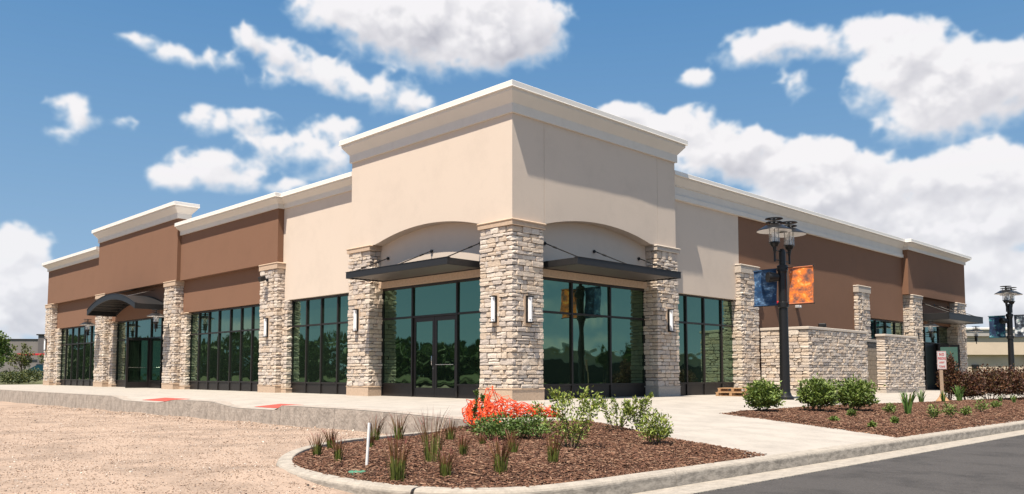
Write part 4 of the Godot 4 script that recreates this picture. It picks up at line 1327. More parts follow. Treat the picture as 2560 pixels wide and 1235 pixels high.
# ------------------------------------------------------------------ plants
func leaf(b: MB, p: Vector3, dir: Vector3, up: Vector3, l: float, w: float) -> void:
	var side := dir.cross(up).normalized() * w
	var nn := side.cross(dir).normalized()
	var mid := p + dir * l * 0.5
	var tip := p + dir * l - nn * l * 0.12
	var lift := nn * w * 0.35
	b.tri(p, mid + side + lift, mid)
	b.tri(mid + side + lift, tip, mid)
	b.tri(p, mid, mid - side + lift)
	b.tri(mid, tip, mid - side + lift)
func rvec() -> Vector3:
	return Vector3(rng.randfn(), rng.randfn(), rng.randfn()).normalized()
func shrub(called: String, label: String, at: Vector3, h: float, w: float, leaves: int, ll: float, tones: Array, sd: int, opts := {}) -> Node3D:
	rng.seed = sd
	var o := thing(called, label, opts.get("category", "shrub"), at, 0.0, opts.get("group", ""))
	var stems := MB.new()
	var fol := MB.new()
	fol.colored = true
	var ns: int = opts.get("stems", 9)
	var open: float = opts.get("open", 0.0)
	var base: float = opts.get("base", -0.5)
	var tips := []
	for k in ns:
		var a := TAU * (k + rng.randf()) / ns
		var rr := w * 0.5 * sqrt(rng.randf_range(0.05, 1.0))
		var th := h * rng.randf_range(0.62, 1.0) * (1.0 - 0.35 * pow(rr / (w * 0.5), 2.0))
		var tip := Vector3(cos(a) * rr, th, sin(a) * rr)
		var mid := Vector3(tip.x * 0.55, th * 0.42, tip.z * 0.55) + rvec() * 0.05 * h
		stems.tube([Vector3(cos(a) * 0.06 * w, -0.03, sin(a) * 0.06 * w), mid, tip], [0.005 + h * 0.004, 0.003 + h * 0.002, 0.0015], 5, false)
		tips.append([mid, tip])
	part(o, "stems", stems, M.bark)
	for i in leaves:
		var tp: Array = tips[rng.randi() % ns]
		var s := rng.randf()
		var p: Vector3
		if open > 0.0:
			# leaves gathered along the stems, gaps between
			var q: float = lerpf(base, 1.0, pow(rng.randf(), 0.7))
			p = (tp[0] as Vector3).lerp(tp[1], q) + rvec() * w * 0.13 * rng.randf()
			if rng.randf() < 0.3: p = (tp[1] as Vector3) + rvec() * w * 0.12 * rng.randf()
		else:
			# leaves all through a lobed crown
			var d := rvec()
			d.y = d.y * (1.0 if d.y > 0.0 else 0.6)
			var lob := 0.80 + 0.42 * cloud_b.get_noise_3d(d.x * 45.0 + sd, d.y * 45.0, d.z * 45.0)
			var rad := pow(rng.randf(), 0.38) * lob
			if rng.randf() < 0.05: rad *= 1.22
			p = Vector3(d.x * w * 0.5 * rad, h * 0.40 + d.y * h * 0.60 * rad, d.z * w * 0.5 * rad)
			if p.y < 0.02: p = Vector3(p.x * 0.8, rng.randf() * 0.10 * h, p.z * 0.8)
		var dr := (rvec() + Vector3(p.x, 0.35 * h, p.z).normalized() * 0.9).normalized()
		fol.col = tones[rng.randi() % tones.size()] * rng.randf_range(0.75, 1.25)
		leaf(fol, p, dr, rvec(), ll * rng.randf_range(0.7, 1.25), ll * 0.24)
	part(o, "foliage", fol, M.leaf)
	return o
func tuft(label: String, at: Vector3, h: float, sd: int, kind := 0) -> Node3D:
	rng.seed = sd
	var red := kind == 0
	var o := thing("grass_tuft", label, "grass tuft", at, 0.0, "red tipped grass tufts in the kerb nose bed" if red else "green blade plants in the streetside bed")
	var b := MB.new()
	b.colored = true
	var n := 62 if red else 34
	for i in n:
		var a := rng.randf() * TAU
		var r0 := sqrt(rng.randf()) * h * (0.15 if red else 0.10)
		var hh := h * (0.30 + 0.78 * sqrt(rng.randf()))
		var out := hh * rng.randf_range(0.0, 0.55 if red else 0.5)
		var p0 := Vector3(cos(a) * r0, -0.02, sin(a) * r0)
		var dirv := Vector3(cos(a), 0, sin(a))
		var p1 := p0 + Vector3(0, hh * 0.5, 0) + dirv * out * 0.25
		var p2 := p0 + Vector3(0, hh * 0.8, 0) + dirv * out * 0.6
		var p3 := p0 + Vector3(0, hh * (0.98 if red else 0.9), 0) + dirv * out
		var wd := (0.0042 if red else h * 0.03) * rng.randf_range(0.7, 1.3)
		var sd2 := Vector3(-sin(a + rng.randf()), 0, cos(a + rng.randf())) * wd
		var green := Color(0.10, 0.15, 0.025) * rng.randf_range(0.7, 1.3)
		var tipc := Color(0.14, 0.03, 0.022) * rng.randf_range(0.7, 1.4)
		if not red:
			green = Color(0.09, 0.17, 0.04) * rng.randf_range(0.7, 1.3)
			tipc = green * 1.15
			if rng.randf() < 0.12 and kind == 2: tipc = Color(0.45, 0.33, 0.03)
		b.col = green.lerp(tipc, 0.15 if red else 0.0)
		b.quad(p0 - sd2, p0 + sd2, p1 + sd2, p1 - sd2)
		b.col = green.lerp(tipc, 0.7 if red else 0.45)
		b.quad(p1 - sd2, p1 + sd2, p2 + sd2 * 0.7, p2 - sd2 * 0.7)
		b.col = tipc
		b.tri(p2 - sd2 * 0.7, p2 + sd2 * 0.7, p3)
	part(o, "blades", b, M.leaf)
	return o
func tree(called: String, label: String, at: Vector3, h: float, w: float, leaves: int, ls: float, tones: Array, sd: int, clear := 0.3, group := "") -> Node3D:
	rng.seed = sd
	var o := thing(called, label, "tree", at, 0.0, group)
	var tr := MB.new()
	tr.tube([Vector3(0, -0.3, 0), Vector3(0.02 * h, h * 0.3, 0), Vector3(-0.01 * h, h * 0.75, 0.01 * h)], [h * 0.028, h * 0.02, h * 0.008], 8)
	for k in 6:
		var a := TAU * k / 6.0 + rng.randf()
		var y0 := h * rng.randf_range(clear, 0.6)
		tr.tube([Vector3(0, y0, 0), Vector3(cos(a) * w * 0.2, y0 + h * 0.12, sin(a) * w * 0.2), Vector3(cos(a) * w * 0.36, y0 + h * 0.2, sin(a) * w * 0.36)], [h * 0.011, h * 0.007, h * 0.003], 6)
	part(o, "trunk", tr, M.bark)
	var clumps := []
	for k in 26:
		var d := rvec()
		var rad := pow(rng.randf(), 0.45)
		clumps.append([Vector3(d.x * w * 0.4 * rad, h * (clear + 1.0) * 0.5 + d.y * h * (1.0 - clear) * 0.42 * rad, d.z * w * 0.4 * rad), rng.randf_range(0.10, 0.2) * w, rng.randf_range(0.7, 1.2)])
	var fol := MB.new()
	fol.colored = true
	for i in leaves:
		var c: Array = clumps[rng.randi() % 26]
		var p: Vector3 = c[0] + rvec() * c[1] * pow(rng.randf(), 0.4)
		fol.col = tones[rng.randi() % tones.size()] * c[2] * rng.randf_range(0.8, 1.2)
		leaf(fol, p, rvec(), rvec(), ls * rng.randf_range(0.7, 1.3), ls * 0.3)
	part(o, "crown", fol, M.leaf)
	return o
func make_plants() -> void:
	var tufts := [[-9.82,6.48,0.25,"red tipped grass tuft nearest the bed's left rear kerb"],[-9.23,5.86,0.25,"red tipped grass tuft against the rear kerb, second from the left"],[-10.12,7.41,0.23,"short red tipped grass tuft in front of the two at the rear kerb"],[-8.17,5.35,0.35,"red tipped grass tuft at the rear kerb just behind the white stake"],[-9.13,6.63,0.16,"small green grass tuft just right of the white stake"],[-8.11,5.86,0.33,"dense red tipped grass tuft at the rear kerb right of the stake"],[-10.55,9.10,0.38,"wide red tipped grass tuft at the front kerb, largest of all"],[-9.72,8.61,0.47,"tallest red tipped grass tuft in the middle of the bed"],[-7.66,6.5,0.28,"red tipped grass tuft left of the low green shrub"],[-8.96,8.24,0.22,"narrow red tipped grass tuft right of the tallest one"],[-10.2,9.40,0.24,"red tipped grass tuft beside the front kerb, right of the largest"],[-7.9,7.44,0.16,"tiny grass tuft in front of the low green shrub"],[-9.72,9.67,0.31,"red tipped grass tuft near the front kerb in the bed's centre"],[-8.44,8.55,0.24,"red tipped grass tuft just behind the front centre one"],[-8.78,9.50,0.29,"rightmost red tipped grass tuft, below the sparse shrub"]]
	for i in tufts.size():
		var t: Array = tufts[i]
		tuft(t[3], Vector3(t[0], mulch_y(t[0], t[1]), t[1]), t[2] * 1.32, 1200 + i)
	var mid := [Color(0.09, 0.15, 0.03), Color(0.115, 0.18, 0.04), Color(0.07, 0.12, 0.024)]
	var lime := [Color(0.21, 0.26, 0.045), Color(0.17, 0.23, 0.04), Color(0.27, 0.30, 0.06), Color(0.12, 0.18, 0.03)]
	var g := "young shrubs in the kerb nose bed"
	var sh := [
		["low dark green shrub in front of the orange netting, left clump", -7.11, 6.9, 0.40, 0.95, 1300, 0.055, mid, {"stems": 8, "group": g}],
		["low dark green shrub in front of the orange netting, right clump", -6.70, 7.1, 0.42, 0.90, 1200, 0.055, mid, {"stems": 8, "group": g}],
		["thin upright green shoot rising against the orange netting", -6.62, 5.98, 0.80, 0.20, 200, 0.055, mid, {"stems": 3, "open": 1.0, "base": 0.3, "group": g}],
		["sparse lime green shrub with bare stems, largest in the nose bed", -7.34, 8.5, 0.86, 0.92, 1500, 0.052, lime, {"stems": 12, "open": 1.0, "base": -0.6, "group": g}],
		["loose lime green shrub beside the pavement edge, left of a pair", -5.5, 7.78, 0.58, 0.62, 700, 0.05, lime, {"stems": 8, "open": 1.0, "group": g}],
		["upright lime green shrub beside the pavement edge, right of a pair", -5.34, 8.1, 0.66, 0.50, 700, 0.05, lime, {"stems": 7, "open": 1.0, "group": g}],
		["rightmost lime green shrub in the nose bed, nearest the pavement", -6.26, 9.05, 0.52, 0.52, 900, 0.05, lime, {"stems": 7, "group": g}]]
	for i in sh.size():
		var s: Array = sh[i]
		shrub("young_shrub", s[0], Vector3(s[1], mulch_y(s[1], s[2]), s[2]), s[3], s[4], s[5], s[6], s[7], 1400 + i, s[8])
	# streetside bed
	var bush := [Color(0.11, 0.165, 0.03), Color(0.14, 0.20, 0.04), Color(0.08, 0.125, 0.024), Color(0.17, 0.22, 0.05)]
	var gb := "round green bushes in the streetside bed"
	for s in [["round green bush in front of the street lamp pole", 0.8, 6.75, 0.74, 0.88, 1], ["round green bush in the middle of the row of three", 2.2, 7.3, 0.83, 1.02, 2], ["round green bush nearest the wall gap, right of three", 3.45, 7.6, 0.83, 1.08, 3]]:
		shrub("bush", s[0], Vector3(s[1], mulch_y(s[1], s[2]), s[2]), s[3], s[4], 2600, 0.09, bush, 1500 + s[5], {"stems": 10, "group": gb})
	var small := [[3.25,8.43,0.26,0.28,"small green plant right of the third round bush"],[2.7,9.51,0.36,0.26,"small green plant below the no parking sign, left of a pair"],[3.6,9.53,0.36,0.32,"small green plant below the no parking sign, right of a pair"],[6.56,9.3,0.36,0.40,"small green plant in front of the red hedge"],[-0.77,9.67,0.10,0.13,"tiny green seedling near the corner by the kerb"],[0.57,9.55,0.14,0.13,"tiny green seedling in front of the small plants"],[4.7,9.51,0.24,0.24,"low green plant between the pair and the red hedge"],[1.37,8.4,0.17,0.18,"low sprout in front of the middle bush"],[9.06,8.92,0.24,0.28,"small green plant right in front of the hedge's end"],[-0.2,8.74,0.10,0.16,"tiny brown green sprout in front of the first bush"]]
	for i in small.size():
		var s: Array = small[i]
		shrub("small_plant", s[4], Vector3(s[0], mulch_y(s[0], s[1]), s[1]), s[2], s[3], 220, 0.055, bush, 1600 + i, {"stems": 5, "category": "plant", "group": "small plants in the streetside bed"})
	var blades := [[3.74,8.63,0.60,2,"clump of sword leaved plants with yellowing tips"],[10.3,6.62,0.46,1,"upright blades left of the no parking sign"],[8.6,6.75,0.36,1,"thin upright blades midway between the round bushes and the no parking sign"],[12.7,6.9,0.56,1,"tall upright blades right of the no parking sign"],[14.0,7.7,0.28,2,"short blades in front of the red hedge"],[13.9,8.1,0.3,2,"short yellowish blades at the hedge's right front"],[11.3,6.9,0.40,1,"upright blades directly beside the sign's foot"]]
	for i in blades.size():
		var s: Array = blades[i]
		for k in 1: tuft(s[4], Vector3(s[0], mulch_y(s[0], s[1]), s[1]), s[2], 1700 + i * 7, s[3])
	# copper-leaved hedge plants
	var cop := [Color(0.085, 0.030, 0.018), Color(0.13, 0.055, 0.022), Color(0.06, 0.02, 0.014), Color(0.10, 0.065, 0.022), Color(0.045, 0.022, 0.012)]
	var hd := [[14.6,6.55,1.15,1.4,"copper leaved hedge shrub nearest the no parking sign"],[14.2,6.15,1.60,0.75,"tall copper leaved shoots behind the hedge's left end"],[15.9,6.85,1.22,1.7,"copper leaved hedge shrub, second from the sign"],[17.2,7.05,1.25,1.7,"copper leaved hedge shrub, third from the sign"],[18.6,7.3,1.22,1.8,"dark red hedge shrub at the photo's right edge"],[20.3,7.4,1.3,1.9,"dark red hedge shrub farthest from the sign"]]
	for i in hd.size():
		var s: Array = hd[i]
		shrub("hedge_shrub", s[4], Vector3(s[0], mulch_y(s[0], s[1]), s[1]), s[2], s[3], 3600, 0.09, cop, 1800 + i, {"stems": 12, "group": "copper leaved hedge"})

# ------------------------------------------------------------------ small street things
func make_props() -> void:
	var lb := 2.47
	sconce("x", -0.06, -0.56, 2.44, "white sconce on the left face of the big corner pier")
	sconce("z", 0.06, 0.50, 2.43, "white sconce on the right face of the big corner pier")
	sconce("x", -0.06, -7.05, 2.44, "white sconce on the pier left of the tower doors")
	sconce("z", 0.06, 7.03, 2.43, "white sconce on the pier right of the tower window")
	sconce("x", -0.02, -13.02, 2.45, "white sconce on the pier under the black floodlight")
	sconce("x", -0.02, -40.1, 2.5, "white sconce on the farthest left pier")
	bracket_lamp("x", -0.06, -30.95, 2.84, "black bracket lamp left of the arched canopy")
	bracket_lamp("x", -0.06, -22.0, 2.84, "black bracket lamp right of the arched canopy")
	bracket_lamp("z", 0.07, 28.9, 2.66, "black bracket lamp beside the far door under the brown end bay")
	bracket_lamp("z", 0.07, 36.0, 2.66, "black bracket lamp on the building's far right pier")
	var fl := thing("floodlight", "small black floodlight on the second stone pier left of the tower", "floodlight")
	fl.transform = face("x", -0.04) * Transform3D(Basis.IDENTITY, Vector3(-13.08, 4.25, 0))
	part(fl, "mount", MB.new().bbox(-0.06, 0.06, -0.06, 0.06, 0.0, 0.05, 0.006), M.black)
	part(fl, "arm", MB.new().bar(Vector3(0, 0, 0.05), Vector3(0, 0.03, 0.14), 0.02), M.black)
	var hb := MB.new()
	hb.t = Transform3D(Basis(Vector3.RIGHT, 0.35), Vector3(0, 0.03, 0.24))
	hb.bbox(-0.13, 0.13, -0.09, 0.09, -0.1, 0.1, 0.02)
	part(fl, "housing", hb, M.black)
	var f2 := thing("floodlight", "black floodlight lying on the stone enclosure's coping", "floodlight", Vector3(14.9, 2.44, 1.55))
	var h2 := MB.new()
	h2.t = Transform3D(Basis(Vector3.UP, 0.4), Vector3(0, 0.09, 0))
	h2.bbox(-0.2, 0.2, -0.085, 0.085, -0.14, 0.14, 0.03)
	part(f2, "housing", h2, M.black)
	part(f2, "foot", MB.new().bbox(-0.05, 0.05, -0.005, 0.02, -0.05, 0.05, 0.004), M.black)
	# alarm devices on the brown wall
	for s in [[14.88, 3.51, M.red, "red alarm sounder on the brown wall above the stone wall"], [16.6, 3.45, M.galv, "pale grey alarm box on the brown wall above the stone wall"]]:
		var al := thing("alarm_box", s[3], "alarm")
		al.transform = face("z", -0.30) * Transform3D(Basis.IDENTITY, Vector3(s[0], s[1], 0))
		part(al, "housing", MB.new().bbox(-0.12, 0.12, -0.055, 0.055, -0.02, 0.16, 0.015), s[2])
		part(al, "lens", MB.new().bbox(-0.05, 0.05, -0.035, 0.035, 0.161, 0.18, 0.01), M.white)
	# street lamps and their banners
	var a := Vector3(8.0, gy(8.0, 3.55) + 0.0, 3.55)
	var blue := print_tex(311, [[0.0, 0.4, 0.65, 0.85, 1.0], [Color(0.07,0.19,0.32), Color(0.10,0.27,0.44), Color(0.27,0.36,0.48), Color(0.36,0.52,0.68), Color(0.60,0.74,0.88)]], Color(0.5, 0.72, 0.95))
	var orange := print_tex(337, [[0.0, 0.3, 0.55, 0.8, 1.0], [Color(0.40,0.30,0.30), Color(0.66,0.40,0.28), Color(0.84,0.46,0.24), Color(0.92,0.52,0.18), Color(0.96,0.72,0.42)]], Color(1.0, 0.85, 0.75))
	street_lamp(a, "black twin lantern street lamp with one blue and one orange banner")
	banner(a, -0.96, -0.20, 2.86, 3.94, blue, "dark blue printed banner on the nearer street lamp")
	banner(a, 0.20, 0.96, 2.86, 3.94, orange, "bright orange printed banner on the nearer street lamp")
	var c := Vector3(32.4, -0.25, 3.3)
	street_lamp(c, "black twin lantern street lamp beyond the copper hedge")
	var teal := print_tex(353, [[0.0, 0.4, 0.65, 0.85, 1.0], [Color(0.03,0.10,0.20), Color(0.06,0.17,0.30), Color(0.16,0.26,0.38), Color(0.10,0.45,0.45), Color(0.6,0.72,0.8)]], Color(0.25, 0.8, 0.65))
	var silver := print_tex(367, [[0.0, 0.35, 0.6, 0.8, 1.0], [Color(0.06,0.08,0.12), Color(0.18,0.22,0.28), Color(0.42,0.46,0.50), Color(0.75,0.78,0.80), Color(0.95,0.95,0.95)]], Color(0.3, 0.75, 0.6))
	banner(c, -0.96, -0.20, 2.86, 3.94, teal, "blue teal printed banner on the farther street lamp")
	banner(c, 0.20, 0.96, 2.86, 3.94, silver, "mottled silver printed banner on the farther street lamp")
	# no-parking sign on a timber post in a stained concrete foot
	var sg := thing("parking_sign", "white no parking sign with red lettering on a timber post", "sign", Vector3(12.0, gy(12.0, 6.65) + 0.03, 6.65), deg_to_rad(-42.0))
	part(sg, "foot", MB.new().lathe([Vector2(0.0, 0.25), Vector2(0.07, 0.25), Vector2(0.10, 0.16), Vector2(0.19, 0.04), Vector2(0.2, -0.05)], Vector3.ZERO, 16), M.wood)
	var pb := MB.new()
	pb.t = Transform3D(Basis(Vector3.BACK, 0.02), Vector3.ZERO)
	pb.bbox(-0.05, 0.05, 0.1, 1.5, -0.02, 0.02, 0.006)
	part(sg, "post", pb, M.post_wood)
	var pl := MB.new()
	pl.bbox(-0.145, 0.145, 1.0, 1.56, 0.024, 0.03, 0.002)
	part(sg, "plate", pl, mat(0.55, 0.53, 0.52, 0.6))
	var red := mat(0.42, 0.02, 0.03, 0.6)
	var bd := MB.new()
	for q in [[-0.135, 0.135, 1.01, 1.018], [-0.135, 0.135, 1.542, 1.55]]: bd.box(q[0], q[1], q[2], q[3], 0.0305, 0.032)
	for q in [[-0.135, -0.128, 1.018, 1.542], [0.128, 0.135, 1.018, 1.542]]: bd.box(q[0], q[1], q[2], q[3], 0.0305, 0.032)
	part(sg, "border", bd, red)
	var y := 1.46
	for tx in [["NO", 0.085], ["PARKING", 0.085], ["ANY", 0.062], ["TIME", 0.062]]:
		var tm := TextMesh.new()
		var sf := SystemFont.new()
		sf.font_names = PackedStringArray(["Droid Sans"])
		sf.font_weight = 700
		tm.font = sf
		tm.text = tx[0]
		tm.font_size = 32
		tm.pixel_size = tx[1] / 24.0
		tm.depth = 0.002
		var tn := part(sg, "lettering", tm, red)
		var wd: float = tm.get_aabb().size.x
		tn.position = Vector3(0, y, 0.0325)
		if wd > 0.24: tn.scale = Vector3(0.24 / wd, 1, 1)
		y -= 0.125
	# timber pallet on the pavement
	for lv in 2:
		var pa := thing("pallet", ["wide worn timber pallet lying flat on the pavement by the stone pier", "smaller timber pallet lying on top of the wide pallet"][lv], "pallet", Vector3(9.4, gy(9.4, 1.1), 1.1), deg_to_rad(12.0), "timber pallets by the stone pier")
		var o2 := Vector3(lv * 0.15, lv * 0.133, -lv * 0.05)
		var sx := 0.6 if lv == 0 else 0.4
		for k in 3:
			var z0 := -0.5 + k * 0.45
			var m3 := MB.new()
			m3.t = Transform3D(Basis.IDENTITY, o2)
			m3.bbox(-sx, sx, 0.022, 0.11, z0, z0 + 0.09, 0.004)
			part(pa, "bearer", m3, M.wood)
		for k in 6:
			var x0 := -sx + k * (2 * sx - 0.1) / 5.0
			var m4 := MB.new()
			m4.t = Transform3D(Basis.IDENTITY, o2)
			m4.bbox(x0, x0 + 0.1, 0.111, 0.131, -0.52, 0.5, 0.003)
			part(pa, "deck_board", m4, M.wood)
		for k in 3:
			var x0 := -sx + k * (2 * sx - 0.1) / 2.0
			var m5 := MB.new()
			m5.t = Transform3D(Basis.IDENTITY, o2)
			m5.bbox(x0, x0 + 0.1, 0.001, 0.021, -0.52, 0.5, 0.003)
			part(pa, "bottom_board", m5, M.wood)
	# white marker stake and green valve lid in the bed
	var st := thing("marker_stake", "thin white pipe stake standing in the mulch", "stake", Vector3(-10.25, mulch_y(-10.25, 8.15), 8.15))
	part(st, "pipe", MB.new().tube([Vector3(0, -0.1, 0), Vector3(0.03, 0.465, 0.005), Vector3(0.031, 0.47, 0.005)], [0.0155, 0.0155, 0.012], 12), M.white)
	var vl := thing("valve_lid", "round green irrigation valve lid set in the mulch", "lid", Vector3(-10.5, mulch_y(-10.5, 8.35) + 0.012, 8.35))
	part(vl, "lid", MB.new().lathe([Vector2(0.0, 0.016), Vector2(0.085, 0.015), Vector2(0.092, 0.008), Vector2(0.092, -0.03)], Vector3.ZERO, 20), mat(0.06, 0.20, 0.12, 0.6))
	make_net()
func make_net() -> void:
	# a heap of orange barrier mesh slumped over the edge of the pavement
	var o := thing("barrier_net", "crumpled heap of bright orange plastic barrier mesh", "netting")
	rng.seed = 808
	var path := [Vector3(-6.22, -0.20, 5.6), Vector3(-5.92, -0.05, 5.15), Vector3(-5.45, -0.06, 4.8), Vector3(-4.98, -0.07, 4.78), Vector3(-4.52, -0.08, 4.98), Vector3(-4.02, -0.09, 5.28)]
	var rad := [0.17, 0.26, 0.19, 0.23, 0.18, 0.09]
	var nz := noise(811, 0.9, 3)
	for layer in 2:
		var b := MB.new()
		var nu := 96
		var nv := 30
		var pt := func(i: int, j: int) -> Vector3:
			var s := i / float(nu) * 4.999
			var k := int(s)
			var f := s - k
			var p: Vector3 = (path[k] as Vector3).lerp(path[k + 1], f)
			var r: float = lerpf(rad[k], rad[k + 1], f) * (1.0 - layer * 0.3)
			var a := TAU * 0.80 * j / float(nv) - 0.35 + layer * 1.3
			var w := 1.0 + 0.55 * nz.get_noise_3d(s * 0.9 + layer * 9.0, cos(a) * 0.7, sin(a) * 0.7)
			var q := p + Vector3(cos(a) * r * w * 0.66, 0, cos(a) * r * w * 0.66)
			q.y += r * (1.0 + sin(a)) * 0.56 * w
			q += Vector3(nz.get_noise_3d(s * 1.6, a * 0.8, layer * 3.0), nz.get_noise_3d(s * 1.6, a * 0.8 + 40.0, layer * 3.0) * 0.6, nz.get_noise_3d(s * 1.6, a * 0.8 + 80.0, layer * 3.0)) * 0.20
			# slack folds
			q.y += 0.035 * sin(s * 14.0 + a * 2.0)
			# a corner of the mesh stands up in the middle of the heap
			if layer == 0: q.y += 0.30 * exp(-pow((s - 2.5) / 0.24, 2.0)) * pow(maxf(sin(a), 0.0), 2.0)
			var floor_y := gy(q.x, q.z) + 0.008 if q.x > -6.0 else mulch_y(q.x, q.z) + 0.01
			if q.y < floor_y: q.y = floor_y + 0.012 * absf(nz.get_noise_3d(q.x * 9.0, 2.0, q.z * 9.0))
			return q
		var ribbon := func(p: Vector3, q: Vector3, wd: float) -> void:
			var dv := (q - p).normalized()
			var sd := dv.cross(Vector3(0.3, 0.9, 0.2)).normalized() * wd
			var n2 := dv.cross(sd).normalized() * wd * 0.6
			b.quad(p - sd, p + sd, q + sd, q - sd)
			b.quad(p - n2, p + n2, q + n2, q - n2)
		for i in range(0, nu + 1, 3 + layer * 2):
			for j in nv:
				ribbon.call(pt.call(i, j), pt.call(i, j + 1), 0.007)
		for j in range(0, nv + 1, 3 + layer * 2):
			for i in nu:
				ribbon.call(pt.call(i, j), pt.call(i + 1, j), 0.011)
		part(o, "mesh_fold", b, M.orange)

# ------------------------------------------------------------------ far things
func far_building(called: String, label: String, at: Vector3, turn: float) -> Node3D:
	return thing(called, label, "building", at, turn)
func car(label: String, at: Vector3, turn: float, paint: Material, sd: int) -> void:
	var o := thing("parked_car", label, "car", at, turn, "cars parked beyond the shop")
	# side outline swept across the width, narrower at the glasshouse
	var low := [Vector2(-2.25, 0.35), Vector2(-2.28, 0.6), Vector2(-2.2, 0.86), Vector2(-1.1, 0.98), Vector2(1.75, 1.0), Vector2(2.2, 0.92), Vector2(2.3, 0.65), Vector2(2.25, 0.35)]
	var top := [Vector2(-1.15, 0.985), Vector2(-0.35, 1.5), Vector2(1.2, 1.54), Vector2(1.95, 1.05)]
	var b := MB.new()
	for i in low.size():
		var p: Vector2 = low[i]
		var q: Vector2 = low[(i + 1) % low.size()]
		b.qout(Vector3(p.x, p.y, -0.9), Vector3(q.x, q.y, -0.9), Vector3(q.x, q.y, 0.9), Vector3(p.x, p.y, 0.9), Vector3(0, 0.65, 0))
	for s in [-0.9, 0.9]:
		for i in range(1, low.size() - 1): b.tout(Vector3(low[0].x, low[0].y, s), Vector3(low[i].x, low[i].y, s), Vector3(low[i+1].x, low[i+1].y, s), Vector3(0, 0.65, 0))
	part(o, "body", b, paint)
	var g := MB.new()
	for i in 3:
		var p: Vector2 = top[i]
		var q: Vector2 = top[i + 1]
		var wp := 0.86 if p.y < 1.2 else 0.68
		var wq := 0.86 if q.y < 1.2 else 0.68
		g.qout(Vector3(p.x, p.y, -wp), Vector3(q.x, q.y, -wq), Vector3(q.x, q.y, wq), Vector3(p.x, p.y, wp), Vector3(0.4, 1.2, 0))
	for s in [-1.0, 1.0]:
		g.qout(Vector3(top[0].x, top[0].y, 0.86 * s), Vector3(top[1].x, top[1].y, 0.68 * s), Vector3(top[2].x, top[2].y, 0.68 * s), Vector3(top[3].x, top[3].y, 0.86 * s), Vector3(0.4, 1.2, 0))
	part(o, "windows", g, M.glass)
	part(o, "roof", MB.new().bbox(-0.4, 1.25, 1.5, 1.58, -0.67, 0.67, 0.03), paint)
	for x in [-1.4, 1.4]:
		for s in [-1.0, 1.0]:
			var w := node(o, "wheel", Vector3(x, 0.33, 0.8 * s))
			part(w, "tyre", MB.new().tube([Vector3(0, 0, -0.11), Vector3(0, 0, 0.11)], [0.33, 0.33], 20), M.black)
			part(w, "rim", MB.new().tube([Vector3(0, 0, 0.112 * s), Vector3(0, 0, 0.12 * s)], [0.2, 0.18], 14), M.galv)
	for s in [-1.0, 1.0]:
		part(o, "tail_light", MB.new().bbox(2.24, 2.31, 0.68, 0.86, 0.62 * s - 0.16, 0.62 * s + 0.16, 0.01), M.red)
		part(o, "headlight", MB.new().bbox(-2.30, -2.22, 0.62, 0.78, 0.62 * s - 0.16, 0.62 * s + 0.16, 0.01), M.white)
